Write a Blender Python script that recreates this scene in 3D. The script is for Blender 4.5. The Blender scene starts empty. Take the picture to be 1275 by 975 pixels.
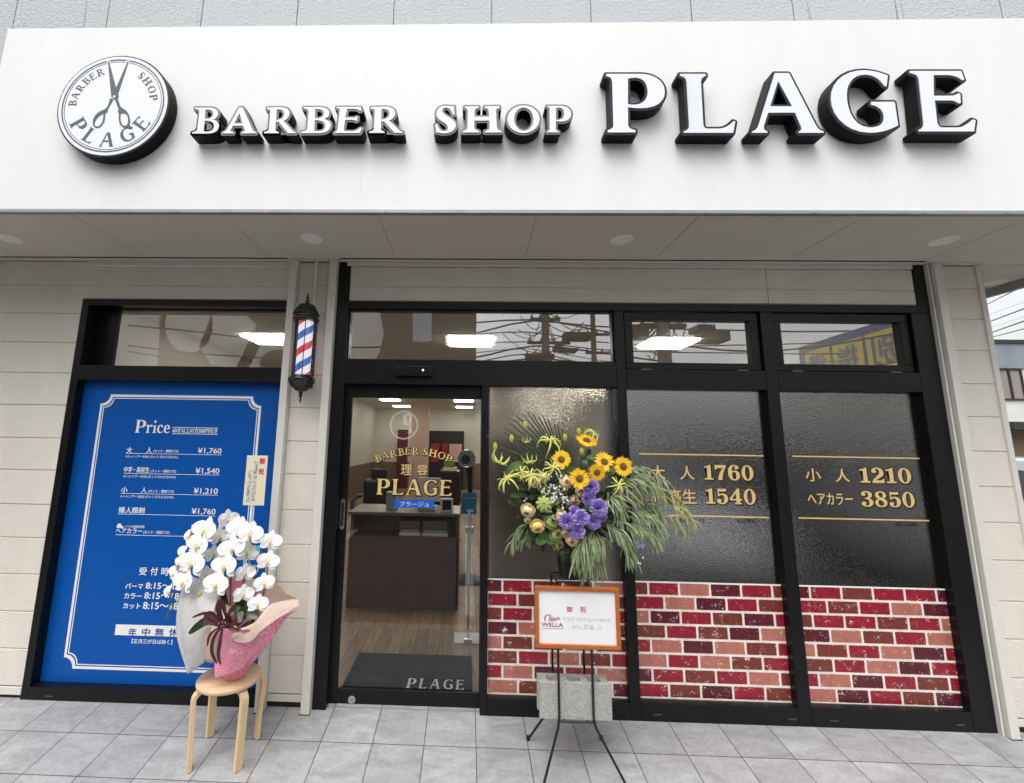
import bpy, bmesh, math, random
from mathutils import Vector, Matrix
from mathutils.geometry import tessellate_polygon
R_ = math.radians
PI = math.pi
C = bpy.context.scene
COL = C.collection
random.seed(7)

# ------------------------------------------------------------------ camera
RC = ((0.9995172075, 0.0261892422, 0.0167175187),      # right
      (0.0123570521, 0.1585976079, -0.987265973),      # down
      (-0.0285071063, 0.9869959079, 0.1581974164))     # forward
CAM = Vector((0.0, -3.0603367, 1.6879586))
FOC, PX, PYY = 545.0132, 566.673, 463.0982             # photo pixels (1275 x 975)
SL = 0.13983                                           # fall of the apron away from the wall
cd = bpy.data.cameras.new('camera')
cam = bpy.data.objects.new('camera', cd)
COL.objects.link(cam)
cd.sensor_fit = 'HORIZONTAL'
cd.sensor_width = 36
cd.lens = FOC / 1275 * 36
cd.shift_x = (637.5 - PX) / 1275
cd.shift_y = -(487.5 - PYY) / 1275
cd.clip_start = 0.05
cd.clip_end = 600
r, d, f = [Vector(x) for x in RC]
m = Matrix(((r.x, -d.x, -f.x, CAM.x), (r.y, -d.y, -f.y, CAM.y), (r.z, -d.z, -f.z, CAM.z), (0, 0, 0, 1)))
cam.matrix_world = m
C.camera = cam

# ------------------------------------------------------------------ sky, sun, exposure
SUN_EL, SUN_AZ = 62, 200
w = bpy.data.worlds.new('World')
C.world = w
w.use_nodes = True
nt = w.node_tree
nt.nodes.clear()
sky = nt.nodes.new('ShaderNodeTexSky')
sky.sky_type = 'NISHITA'
sky.sun_disc = False
sky.sun_elevation = R_(SUN_EL)
sky.sun_rotation = R_(SUN_AZ)
sky.dust_density = 4
sky.air_density = 1.5
hs = nt.nodes.new('ShaderNodeHueSaturation')
hs.inputs['Saturation'].default_value = 0.12
bg = nt.nodes.new('ShaderNodeBackground')
bg.inputs['Strength'].default_value = 0.15
out = nt.nodes.new('ShaderNodeOutputWorld')
nt.links.new(sky.outputs[0], hs.inputs['Color'])
nt.links.new(hs.outputs[0], bg.inputs['Color'])
nt.links.new(bg.outputs[0], out.inputs['Surface'])
sl = bpy.data.lights.new('sun', 'SUN')
sl.energy = 0.9
sl.angle = R_(45)
sl.color = (1, 0.97, 0.93)
sun = bpy.data.objects.new('sun', sl)
COL.objects.link(sun)
el, az = R_(SUN_EL), R_(SUN_AZ)
sdir = Vector((math.sin(az) * math.cos(el), math.cos(az) * math.cos(el), math.sin(el)))   # towards the sun
sun.rotation_euler = sdir.to_track_quat('Z', 'Y').to_euler()
sun.location = sdir * 40
C.view_settings.view_transform = 'Standard'
C.view_settings.look = 'None'
C.view_settings.exposure = 0.70
C.view_settings.gamma = 1
C.view_settings.use_curve_mapping = False
C.render.engine = 'CYCLES'
C.cycles.use_denoising = True
C.cycles.max_bounces = 8
C.cycles.transparent_max_bounces = 16
C.cycles.sample_clamp_indirect = 6

# ------------------------------------------------------------------ photo rays: a pixel plus a real plane gives a place
def ray(u, v):
    a, b = (u - PX) / FOC, (v - PYY) / FOC
    return Vector([RC[0][i] * a + RC[1][i] * b + RC[2][i] for i in range(3)])
def PY(u, v, Y=0.0):
    q = ray(u, v)
    return CAM + q * ((Y - CAM.y) / q.y)
def PZ(u, v, Z):
    q = ray(u, v)
    return CAM + q * ((Z - CAM.z) / q.z)
def PF(u, v, dz=0.0):
    q = ray(u, v)
    return CAM + q * ((SL * CAM.y + dz - CAM.z) / (q.z - SL * q.y))
def MP(u, v, D):                                       # what a pane mirrors stands D metres out in the street
    p = PY(u, v, D)
    return Vector((p.x, -D, p.z))
def fz(y):                                             # paving height
    return SL * max(y, -1.75)

# ------------------------------------------------------------------ helpers: tags and meshes
def tag(o, label=None, cat=None, group=None, kind=None):
    if label: o['label'] = label
    if cat: o['category'] = cat
    if group: o['group'] = group
    if kind: o['kind'] = kind
    return o
def thing(name, label, cat, loc=(0, 0, 0), group=None):
    o = bpy.data.objects.new(name, None)
    COL.objects.link(o)
    o.location = loc
    o.empty_display_size = 0.1
    return tag(o, label, cat, group)
def link(name, me, parent=None, loc=None):
    o = bpy.data.objects.new(name, me)
    COL.objects.link(o)
    if loc is not None: o.location = loc
    if parent is not None:
        o.parent = parent
    return o
def root_of(o):
    while o.parent: o = o.parent
    return o
class MB:
    def __init__(s): s.v, s.f, s.m, s.sm = [], [], [], []
    def add(s, vs, fs, mi=0, smooth=False):
        o = len(s.v)
        s.v += [tuple(x) for x in vs]
        for q in fs:
            s.f.append(tuple(o + i for i in q)); s.m.append(mi); s.sm.append(smooth)
        return s
    def box(s, x0, x1, y0, y1, z0, z1, mi=0):
        if x0 > x1: x0, x1 = x1, x0
        vs = [(x0, y0, z0), (x1, y0, z0), (x1, y1, z0), (x0, y1, z0), (x0, y0, z1), (x1, y0, z1), (x1, y1, z1), (x0, y1, z1)]
        return s.add(vs, [(0, 3, 2, 1), (4, 5, 6, 7), (0, 1, 5, 4), (1, 2, 6, 5), (2, 3, 7, 6), (3, 0, 4, 7)], mi)
    def tube(s, pts, rad, n=8, mi=0, cap=True, smooth=True):
        pts = [Vector(p) for p in pts]
        rads = rad if isinstance(rad, (list, tuple)) else [rad] * len(pts)
        vs, fs = [], []
        up = None
        for i, p in enumerate(pts):
            t = (pts[min(i + 1, len(pts) - 1)] - pts[max(i - 1, 0)])
            if t.length < 1e-9: t = Vector((0, 0, 1))
            t.normalize()
            if up is None:
                up = t.orthogonal().normalized()
            up = (up - t * up.dot(t))
            if up.length < 1e-6: up = t.orthogonal()
            up.normalize()
            b = t.cross(up)
            for k in range(n):
                a = 2 * PI * k / n
                vs.append(p + (up * math.cos(a) + b * math.sin(a)) * rads[i])
        for i in range(len(pts) - 1):
            for k in range(n):
                fs.append((i * n + k, i * n + (k + 1) % n, (i + 1) * n + (k + 1) % n, (i + 1) * n + k))
        s.add(vs, fs, mi, smooth)
        if cap:
            s.add(vs[:n], [tuple(range(n))[::-1]], mi)
            s.add(vs[-n:], [tuple(range(n))], mi)
        return s
    def lathe(s, prof, n=24, mi=0, cx=0, cy=0, smooth=True, flute=0):
        vs, fs = [], []
        for (rr, z) in prof:
            for k in range(n):
                a = 2 * PI * k / n
                q = rr * (1 + (flute * math.cos(a * n / 4) if flute else 0))
                vs.append((cx + q * math.cos(a), cy + q * math.sin(a), z))
        for i in range(len(prof) - 1):
            for k in range(n):
                fs.append((i * n + k, i * n + (k + 1) % n, (i + 1) * n + (k + 1) % n, (i + 1) * n + k))
        s.add(vs, fs, mi, smooth)
        s.add(vs[:n], [tuple(range(n))[::-1]], mi)
        s.add(vs[-n:], [tuple(range(n))], mi)
        return s
    def mesh(s, name, mats):
        me = bpy.data.meshes.new(name)
        me.from_pydata(s.v, [], s.f)
        for a in (mats if isinstance(mats, (list, tuple)) else [mats]): me.materials.append(a)
        me.polygons.foreach_set('material_index', s.m)
        me.polygons.foreach_set('use_smooth', s.sm)
        me.update()
        return me
    def build(s, name, mats, parent=None, bevel=0, loc=None):
        o = link(name, s.mesh(name, mats), parent, loc)
        if bevel:
            b = o.modifiers.new('edge', 'BEVEL')
            b.width = bevel; b.segments = 2; b.limit_method = 'ANGLE'; b.angle_limit = R_(50)
        return o
def copy_tree(o, parent=None):
    c = o.copy()
    COL.objects.link(c)
    if parent is not None: c.parent = parent
    for ch in list(o.children): copy_tree(ch, c)
    return c

# ------------------------------------------------------------------ materials
def lin(c): return tuple((x / 12.92 if x <= .04045 else ((x + .055) / 1.055) ** 2.4) for x in c)
def srgb(r, g, b): return lin((r / 255, g / 255, b / 255))
MATS = {}
def mat(name, col, rough=0.5, metal=0.0, var=0.0, vscale=6.0, bump=0.0, bscale=60.0, emit=None, estr=0, coat=0, spec=0.5, trans=0, streak=None, sss=0):
    if name in MATS: return MATS[name]
    ma = bpy.data.materials.new(name)
    ma.use_nodes = True
    n, l = ma.node_tree.nodes, ma.node_tree.links
    p = n['Principled BSDF']
    p.inputs['Base Color'].default_value = (*col, 1)
    p.inputs['Roughness'].default_value = rough
    p.inputs['Metallic'].default_value = metal
    p.inputs['Specular IOR Level'].default_value = spec
    if coat: p.inputs['Coat Weight'].default_value = coat; p.inputs['Coat Roughness'].default_value = 0.08
    if trans: p.inputs['Transmission Weight'].default_value = trans
    if sss:
        p.inputs['Subsurface Weight'].default_value = sss
        p.inputs['Subsurface Radius'].default_value = (.01, .01, .008)
        p.inputs['Subsurface Scale'].default_value = 1
    if emit: p.inputs['Emission Color'].default_value = (*emit, 1); p.inputs['Emission Strength'].default_value = estr
    if var or bump:
        tc = n.new('ShaderNodeTexCoord')
        src = tc.outputs['Object']
    if var:
        mp = n.new('ShaderNodeMapping')
        l.new(src, mp.inputs[0])
        if streak: mp.inputs['Scale'].default_value = streak
        nz = n.new('ShaderNodeTexNoise')
        nz.inputs['Scale'].default_value = vscale; nz.inputs['Detail'].default_value = 6; nz.inputs['Roughness'].default_value = .65
        l.new(mp.outputs[0], nz.inputs['Vector'])
        rp = n.new('ShaderNodeMapRange')
        rp.inputs[1].default_value = .3; rp.inputs[2].default_value = .7
        rp.inputs[3].default_value = 1 - var; rp.inputs[4].default_value = 1 + var
        l.new(nz.outputs['Fac'], rp.inputs[0])
        mx = n.new('ShaderNodeMix'); mx.data_type = 'RGBA'; mx.blend_type = 'MULTIPLY'; mx.inputs[0].default_value = 1
        mx.inputs[6].default_value = (*col, 1)
        l.new(rp.outputs[0], mx.inputs[7])
        l.new(mx.outputs[2], p.inputs['Base Color'])
        rr = n.new('ShaderNodeMapRange')
        rr.inputs[3].default_value = max(0, rough - .08); rr.inputs[4].default_value = min(1, rough + .08)
        l.new(nz.outputs['Fac'], rr.inputs[0]); l.new(rr.outputs[0], p.inputs['Roughness'])
    if bump:
        nb = n.new('ShaderNodeTexNoise')
        nb.inputs['Scale'].default_value = bscale; nb.inputs['Detail'].default_value = 4
        l.new(src, nb.inputs['Vector'])
        bp = n.new('ShaderNodeBump')
        bp.inputs['Strength'].default_value = bump; bp.inputs['Distance'].default_value = 0.01
        l.new(nb.outputs['Fac'], bp.inputs['Height']); l.new(bp.outputs[0], p.inputs['Normal'])
    MATS[name] = ma
    return ma
def newmat(name):
    ma = bpy.data.materials.new(name); ma.use_nodes = True
    n = ma.node_tree.nodes
    MATS[name] = ma
    return ma, n, ma.node_tree.links, n['Principled BSDF'], n['Material Output']

M_fascia = mat('fascia_coat', (.815, .815, .815), .6, var=.028, vscale=2.5, streak=(2.2, 1, .5), bump=.18, bscale=160)
M_siding = mat('siding', (.72, .685, .61), .65, var=.06, vscale=3, streak=(1, 1, .4), bump=.55, bscale=110)
M_trim = mat('white_trim', (.68, .66, .61), .45, var=.03)
M_black = mat('black_aluminium', (.0055, .0058, .0065), .36, var=.06, vscale=9, bump=.03, bscale=400, spec=.28)
M_rubber = mat('rubber', (.006, .006, .006), .6)
M_soffit = mat('soffit_board', (.58, .54, .46), .7, var=.04, vscale=2)
M_drip = mat('drip_metal', (.30, .31, .32), .4, metal=.4, var=.12, vscale=8)
M_letterwhite = mat('letter_face', (.80, .82, .90), .12, coat=.5)
M_lettertrim = mat('letter_trim', (.022, .026, .031), .5, spec=.2)
M_smalltrim = mat('small_letter_trim', (.115, .13, .14), .4)
M_letterside = mat('letter_side', (.004, .004, .004), .5, spec=.15)
M_gold = mat('gold_vinyl', (.74, .53, .21), .35, var=.08, vscale=12)
M_blackvinyl = mat('black_vinyl', (.006, .006, .006), .4)
M_blue = mat('blue_board', (.001, .082, .37), .4, var=.02, vscale=2, spec=.25)
M_white = mat('white_paint', (.82, .82, .80), .5)
M_bluetext = mat('blue_text', (.0015, .05, .28), .4)
M_wood = mat('birch', (.72, .52, .29), .42, var=.10, vscale=4, streak=(18, 18, 1.5))
M_woodtop = mat('birch_top', (.68, .46, .28), .38, var=.10, vscale=3, streak=(2, 22, 2))
M_steel = mat('steel', (.62, .62, .62), .25, metal=1)
M_pink = None
M_paper = mat('sign_paper', (.80, .80, .83), .6, var=.015)
M_orange = mat('orange_wood', (.42, .115, .022), .35, var=.18, vscale=5, streak=(3, 3, 14))
M_rod = mat('black_rod', (.010, .010, .011), .3)
M_red = mat('red_print', (.55, .02, .03), .5)
M_grey = mat('grey_print', (.33, .33, .35), .6)
M_cream = mat('inner_wall', (.60, .575, .51), .7, var=.02)
M_brownwall = mat('inner_dado', (.16, .11, .075), .6, var=.06)
M_tan = mat('tan_panel', (.30, .235, .14), .6, var=.05)
M_counter = mat('dark_walnut', (.125, .080, .055), .4, var=.15, vscale=4, streak=(2, 8, 14))
M_countertop = mat('counter_top', (.20, .155, .12), .35, var=.06)
M_chair = mat('dark_vinyl', (.018, .016, .016), .35)
M_ceil = mat('inner_ceiling', (.64, .635, .60), .8)
M_lamp = mat('lamp_tube', (.9, .9, .85), .5, emit=(1, .955, .88), estr=13)
M_lamptray = mat('lamp_tray', (.75, .74, .70), .4)
M_concrete = mat('concrete', (.36, .36, .335), .9, var=.22, vscale=60, bump=.6, bscale=110)

def m_glass(name, refl, tint=(.92, .93, .92), blur=0.0):
    ma, n, l, p, o = newmat(name)
    n.remove(p)
    tr = n.new('ShaderNodeBsdfTransparent'); tr.inputs[0].default_value = (*tint, 1)
    gl = n.new('ShaderNodeBsdfGlossy'); gl.inputs['Roughness'].default_value = blur; gl.inputs[0].default_value = (.95, .96, 1, 1)
    fr = n.new('ShaderNodeFresnel'); fr.inputs['IOR'].default_value = 1.5
    mr = n.new('ShaderNodeMapRange'); mr.inputs[1].default_value = .04; mr.inputs[2].default_value = 1
    mr.inputs[3].default_value = refl; mr.inputs[4].default_value = 1
    mx = n.new('ShaderNodeMixShader')
    l.new(fr.outputs[0], mr.inputs[0]); l.new(mr.outputs[0], mx.inputs[0])
    l.new(tr.outputs[0], mx.inputs[1]); l.new(gl.outputs[0], mx.inputs[2]); l.new(mx.outputs[0], o.inputs[0])
    return ma
M_glass = m_glass('clear_glass', .30)
M_doorglass = m_glass('door_glass', .075)
def m_cast(name, base, refl, transp):
    """patterned glass: a rippled gloss over dark film, or over a blurred view into the shop"""
    ma, n, l, p, o = newmat(name)
    tc = n.new('ShaderNodeTexCoord')
    nz = n.new('ShaderNodeTexNoise'); nz.inputs['Scale'].default_value = 95; nz.inputs['Detail'].default_value = 2
    n2 = n.new('ShaderNodeTexVoronoi'); n2.inputs['Scale'].default_value = 150
    ad = n.new('ShaderNodeMath'); ad.operation = 'ADD'
    l.new(tc.outputs['Object'], nz.inputs['Vector']); l.new(tc.outputs['Object'], n2.inputs['Vector'])
    l.new(nz.outputs['Fac'], ad.inputs[0]); l.new(n2.outputs['Distance'], ad.inputs[1])
    bp = n.new('ShaderNodeBump'); bp.inputs['Strength'].default_value = 1; bp.inputs['Distance'].default_value = .0020 if transp else .00045
    l.new(ad.outputs[0], bp.inputs['Height'])
    gl = n.new('ShaderNodeBsdfGlossy'); gl.inputs['Roughness'].default_value = .06
    l.new(bp.outputs[0], gl.inputs['Normal'])
    if transp:
        n.remove(p)
        p = n.new('ShaderNodeBsdfRefraction'); p.inputs['IOR'].default_value = 1.25; p.inputs['Roughness'].default_value = .07
        p.inputs['Color'].default_value = (*base, 1)
        l.new(bp.outputs[0], p.inputs['Normal'])
    else:
        p.inputs['Base Color'].default_value = (*base, 1); p.inputs['Roughness'].default_value = .5
        p.inputs['Specular IOR Level'].default_value = 0
    mx = n.new('ShaderNodeMixShader'); mx.inputs[0].default_value = refl
    l.new(p.outputs[0], mx.inputs[1]); l.new(gl.outputs[0], mx.inputs[2]); l.new(mx.outputs[0], o.inputs[0])
    return ma
M_castdark = m_cast('dark_cast_glass', (.006, .005, .004), .36, False)
M_castclear = m_cast('bronze_cast_glass', (.44, .42, .355), .15, True)

def m_brick():
    ma, n, l, p, o = newmat('brick_print')
    tc = n.new('ShaderNodeTexCoord')
    sp = n.new('ShaderNodeSeparateXYZ'); l.new(tc.outputs['Object'], sp.inputs[0])
    def math_(op, a, b=None, c=None):
        q = n.new('ShaderNodeMath'); q.operation = op
        for i, x in enumerate((a, b, c)):
            if x is None: continue
            if isinstance(x, (int, float)): q.inputs[i].default_value = x
            else: l.new(x, q.inputs[i])
        return q.outputs[0]
    bw, bh = .2, .0868
    v = math_('DIVIDE', sp.outputs['Z'], bh)
    row = math_('FLOOR', v)
    odd = math_('MODULO', math_('ABSOLUTE', row), 2)
    u = math_('ADD', math_('DIVIDE', sp.outputs['X'], bw), math_('MULTIPLY', odd, .5))
    colm = math_('FLOOR', u)
    fu, fv = math_('FRACT', u), math_('FRACT', v)
    # rounded rectangle distance
    ax = math_('SUBTRACT', math_('MULTIPLY', math_('ABSOLUTE', math_('SUBTRACT', fu, .5)), bw), bw / 2 - .0135)
    az_ = math_('SUBTRACT', math_('MULTIPLY', math_('ABSOLUTE', math_('SUBTRACT', fv, .5)), bh), bh / 2 - .0135)
    dd = math_('POWER', math_('ADD', math_('POWER', math_('MAXIMUM', ax, 0), 2), math_('POWER', math_('MAXIMUM', az_, 0), 2)), .5)
    edge = n.new('ShaderNodeTexNoise'); edge.inputs['Scale'].default_value = 90; edge.inputs['Detail'].default_value = 2
    l.new(tc.outputs['Object'], edge.inputs['Vector'])
    ew = math_('MULTIPLY', math_('SUBTRACT', edge.outputs['Fac'], .5), .004)
    mort = math_('GREATER_THAN', math_('ADD', dd, ew), .0065)
    cv = n.new('ShaderNodeCombineXYZ'); l.new(colm, cv.inputs[0]); l.new(row, cv.inputs[1])
    wn = n.new('ShaderNodeTexWhiteNoise'); wn.noise_dimensions = '2D'
    l.new(cv.outputs[0], wn.inputs['Vector'])
    pick = math_('FRACT', math_('ADD', math_('ADD', math_('MULTIPLY', colm, .618), math_('MULTIPLY', row, .367)), math_('MULTIPLY', wn.outputs['Value'], .22)))
    rp = n.new('ShaderNodeValToRGB'); rp.color_ramp.interpolation = 'CONSTANT'
    cs = [(0, srgb(176, 108, 96)), (.20, srgb(142, 27, 46)), (.54, srgb(88, 22, 38)), (.76, srgb(116, 50, 41))]
    e = rp.color_ramp.elements
    e[0].position = 0; e[0].color = (*cs[0][1], 1); e[1].position = cs[1][0]; e[1].color = (*cs[1][1], 1)
    for q in cs[2:]:
        k = e.new(q[0]); k.color = (*q[1], 1)
    l.new(pick, rp.inputs[0])
    # printed flecks: pale dashes on each brick
    mp = n.new('ShaderNodeMapping'); mp.inputs['Scale'].default_value = (95, 95, 150); mp.inputs['Rotation'].default_value = (0, .5, 0)
    l.new(tc.outputs['Object'], mp.inputs[0])
    vo = n.new('ShaderNodeTexVoronoi'); vo.inputs['Scale'].default_value = 1
    l.new(mp.outputs[0], vo.inputs['Vector'])
    ns = n.new('ShaderNodeTexNoise'); ns.inputs['Scale'].default_value = 22
    l.new(tc.outputs['Object'], ns.inputs['Vector'])
    thr = math_('MULTIPLY', math_('SUBTRACT', ns.outputs['Fac'], .46), 1.7)
    fleck = math_('LESS_THAN', vo.outputs['Distance'], thr)
    wm = math_('MAXIMUM', mort, fleck)
    mx = n.new('ShaderNodeMix'); mx.data_type = 'RGBA'
    l.new(wm, mx.inputs[0]); l.new(rp.outputs[0], mx.inputs[6]); mx.inputs[7].default_value = (.80, .72, .66, 1)
    tn = n.new('ShaderNodeTexNoise'); tn.inputs['Scale'].default_value = 14; tn.inputs['Detail'].default_value = 8; tn.inputs['Roughness'].default_value = .7
    l.new(tc.outputs['Object'], tn.inputs['Vector'])
    tr = n.new('ShaderNodeMapRange'); tr.inputs[1].default_value = .3; tr.inputs[2].default_value = .7; tr.inputs[3].default_value = .8; tr.inputs[4].default_value = 1.18
    l.new(tn.outputs['Fac'], tr.inputs[0])
    mt_ = n.new('ShaderNodeMix'); mt_.data_type = 'RGBA'; mt_.blend_type = 'MULTIPLY'; mt_.inputs[0].default_value = 1
    l.new(mx.outputs[2], mt_.inputs[6]); l.new(tr.outputs[0], mt_.inputs[7])
    l.new(mt_.outputs[2], p.inputs['Base Color'])
    p.inputs['Roughness'].default_value = .28
    return ma
M_brick = m_brick()
def m_tiles():
    ma, n, l, p, o = newmat('paving_tile')
    tc = n.new('ShaderNodeTexCoord')
    mp = n.new('ShaderNodeMapping')
    x0 = PF(591.8, 890).x % .2985
    mp.inputs['Location'].default_value = (-x0 / .2985, .246 / .270, 0); mp.inputs['Scale'].default_value = (1 / .2985, 1 / .270, 1)
    l.new(tc.outputs['Object'], mp.inputs[0])
    br = n.new('ShaderNodeTexBrick')
    br.offset = 0; br.inputs['Scale'].default_value = 1; br.inputs['Mortar Size'].default_value = .0085
    br.inputs['Brick Width'].default_value = 1; br.inputs['Row Height'].default_value = 1
    br.inputs['Mortar Smooth'].default_value = .1
    br.inputs['Color1'].default_value = (.30, .30, .308, 1); br.inputs['Color2'].default_value = (.36, .36, .366, 1)
    br.inputs['Mortar'].default_value = (.06, .06, .064, 1)
    l.new(mp.outputs[0], br.inputs['Vector'])
    nz = n.new('ShaderNodeTexNoise'); nz.inputs['Scale'].default_value = 5; nz.inputs['Detail'].default_value = 8; nz.inputs['Roughness'].default_value = .65; nz.inputs['Distortion'].default_value = .9
    mm = n.new('ShaderNodeMapping'); mm.inputs['Rotation'].default_value = (0, 0, .7); mm.inputs['Scale'].default_value = (.8, 2.2, 1)
    fl_ = n.new('ShaderNodeVectorMath'); fl_.operation = 'FLOOR'; l.new(mp.outputs[0], fl_.inputs[0])
    wn = n.new('ShaderNodeTexWhiteNoise'); l.new(fl_.outputs[0], wn.inputs['Vector'])
    sc = n.new('ShaderNodeVectorMath'); sc.operation = 'MULTIPLY_ADD'; sc.inputs[1].default_value = (3, 3, 3)
    l.new(wn.outputs['Color'], sc.inputs[0]); l.new(tc.outputs['Object'], sc.inputs[2])
    l.new(sc.outputs[0], mm.inputs[0]); l.new(mm.outputs[0], nz.inputs['Vector'])
    rp = n.new('ShaderNodeMapRange'); rp.inputs[1].default_value = .28; rp.inputs[2].default_value = .72; rp.inputs[3].default_value = .72; rp.inputs[4].default_value = 1.2
    l.new(nz.outputs['Fac'], rp.inputs[0])
    mx = n.new('ShaderNodeMix'); mx.data_type = 'RGBA'; mx.blend_type = 'MULTIPLY'; mx.inputs[0].default_value = 1
    l.new(br.outputs['Color'], mx.inputs[6]); l.new(rp.outputs[0], mx.inputs[7])
    nf = n.new('ShaderNodeTexNoise'); nf.inputs['Scale'].default_value = 38; nf.inputs['Detail'].default_value = 7; nf.inputs['Roughness'].default_value = .75
    l.new(tc.outputs['Object'], nf.inputs['Vector'])
    rf = n.new('ShaderNodeMapRange'); rf.inputs[1].default_value = .3; rf.inputs[2].default_value = .7; rf.inputs[3].default_value = .84; rf.inputs[4].default_value = 1.14
    l.new(nf.outputs['Fac'], rf.inputs[0])
    mf = n.new('ShaderNodeMix'); mf.data_type = 'RGBA'; mf.blend_type = 'MULTIPLY'; mf.inputs[0].default_value = 1
    l.new(mx.outputs[2], mf.inputs[6]); l.new(rf.outputs[0], mf.inputs[7])
    l.new(mf.outputs[2], p.inputs['Base Color'])
    p.inputs['Roughness'].default_value = .55
    bp = n.new('ShaderNodeBump'); bp.inputs['Strength'].default_value = .5; bp.inputs['Distance'].default_value = .004
    iv = n.new('ShaderNodeMath'); iv.operation = 'SUBTRACT'; iv.inputs[0].default_value = 1
    l.new(br.outputs['Fac'], iv.inputs[1])
    n3 = n.new('ShaderNodeTexNoise'); n3.inputs['Scale'].default_value = 70; n3.inputs['Detail'].default_value = 5
    l.new(tc.outputs['Object'], n3.inputs['Vector'])
    a2 = n.new('ShaderNodeMath'); a2.operation = 'MULTIPLY_ADD'; a2.inputs[1].default_value = .18
    l.new(n3.outputs['Fac'], a2.inputs[0]); l.new(iv.outputs[0], a2.inputs[2])
    l.new(a2.outputs[0], bp.inputs['Height']); l.new(bp.outputs[0], p.inputs['Normal'])
    return ma
M_tiles = m_tiles()
def m_planks():
    ma, n, l, p, o = newmat('wood_planks')
    tc = n.new('ShaderNodeTexCoord')
    mp = n.new('ShaderNodeMapping'); mp.inputs['Rotation'].default_value = (0, 0, PI / 2)
    l.new(tc.outputs['Object'], mp.inputs[0])
    br = n.new('ShaderNodeTexBrick'); br.offset = .37
    br.inputs['Scale'].default_value = 1; br.inputs['Brick Width'].default_value = .9; br.inputs['Row Height'].default_value = .105
    br.inputs['Mortar Size'].default_value = .002
    br.inputs['Color1'].default_value = (.40, .27, .155, 1); br.inputs['Color2'].default_value = (.24, .155, .088, 1); br.inputs['Mortar'].default_value = (.05, .035, .02, 1)
    l.new(mp.outputs[0], br.inputs['Vector'])
    nz = n.new('ShaderNodeTexNoise'); nz.inputs['Scale'].default_value = 6; nz.inputs['Detail'].default_value = 6
    m2 = n.new('ShaderNodeMapping'); m2.inputs['Scale'].default_value = (9, .8, 1)
    l.new(tc.outputs['Object'], m2.inputs[0]); l.new(m2.outputs[0], nz.inputs['Vector'])
    mr = n.new('ShaderNodeMapRange'); mr.inputs[1].default_value = .3; mr.inputs[2].default_value = .7; mr.inputs[3].default_value = .6; mr.inputs[4].default_value = 1.3
    l.new(nz.outputs['Fac'], mr.inputs[0])
    mx = n.new('ShaderNodeMix'); mx.data_type = 'RGBA'; mx.blend_type = 'MULTIPLY'; mx.inputs[0].default_value = 1
    l.new(br.outputs['Color'], mx.inputs[6]); l.new(mr.outputs[0], mx.inputs[7]); l.new(mx.outputs[2], p.inputs['Base Color'])
    p.inputs['Roughness'].default_value = .4
    return ma
M_planks = m_planks()
def m_upper():
    ma, n, l, p, o = newmat('weathered_panel')
    tc = n.new('ShaderNodeTexCoord')
    mp = n.new('ShaderNodeMapping'); mp.inputs['Scale'].default_value = (9, 1, .35)
    l.new(tc.outputs['Object'], mp.inputs[0])
    nz = n.new('ShaderNodeTexNoise'); nz.inputs['Scale'].default_value = 1.6; nz.inputs['Detail'].default_value = 7; nz.inputs['Roughness'].default_value = .7
    l.new(mp.outputs[0], nz.inputs['Vector'])
    cr = n.new('ShaderNodeValToRGB')
    e = cr.color_ramp.elements
    e[0].position = .24; e[0].color = (.16, .17, .18, 1); e[1].position = .40; e[1].color = (.47, .495, .515, 1)
    l.new(nz.outputs['Fac'], cr.inputs[0]); l.new(cr.outputs[0], p.inputs['Base Color'])
    p.inputs['Roughness'].default_value = .85
    n3 = n.new('ShaderNodeTexNoise'); n3.inputs['Scale'].default_value = 45; n3.inputs['Detail'].default_value = 4
    l.new(tc.outputs['Object'], n3.inputs['Vector'])
    bp = n.new('ShaderNodeBump'); bp.inputs['Strength'].default_value = .6; bp.inputs['Distance'].default_value = .02
    l.new(n3.outputs['Fac'], bp.inputs['Height']); l.new(bp.outputs[0], p.inputs['Normal'])
    return ma
M_upper = m_upper()
M_asphalt = mat('asphalt', (.065, .064, .063), .85, var=.2, vscale=3, bump=.4, bscale=120)
def leafmat(name, col, rough=.45, var=.35, vs=25):
    return mat(name, col, rough, var=var, vscale=vs)
def petalmat(name, col, rough=.55, var=.08, vs=30):
    return mat(name, col, rough, var=var, vscale=vs, sss=.15)

# ------------------------------------------------------------------ outlines
def parse(d, n=7):
    """small outline language: M L C Z -> list of closed polygons"""
    tk = d.replace(',', ' ').split()
    polys, cur, i = [], [], 0
    cmd = None
    while i < len(tk):
        if tk[i] in 'MLCZ':
            cmd = tk[i]; i += 1
            if cmd == 'Z':
                polys.append(cur); cur = []
            continue
        if cmd == 'M':
            if cur: polys.append(cur)
            cur = [(float(tk[i]), float(tk[i + 1]))]; i += 2; cmd = 'L'
        elif cmd == 'L':
            cur.append((float(tk[i]), float(tk[i + 1]))); i += 2
        elif cmd == 'C':
            q = [float(x) for x in tk[i:i + 6]]; i += 6
            x0, y0 = cur[-1]
            for k in range(1, n + 1):
                t = k / n; s = 1 - t
                cur.append((s**3 * x0 + 3 * s * s * t * q[0] + 3 * s * t * t * q[2] + t**3 * q[4],
                            s**3 * y0 + 3 * s * s * t * q[1] + 3 * s * t * t * q[3] + t**3 * q[5]))
    if cur: polys.append(cur)
    res = []
    for p in polys:
        c = [p[0]]
        for a in p[1:]:
            if abs(a[0] - c[-1][0]) + abs(a[1] - c[-1][1]) > 1e-6: c.append(a)
        if abs(c[0][0] - c[-1][0]) + abs(c[0][1] - c[-1][1]) < 1e-6: c.pop()
        res.append(c)
    return res
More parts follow.
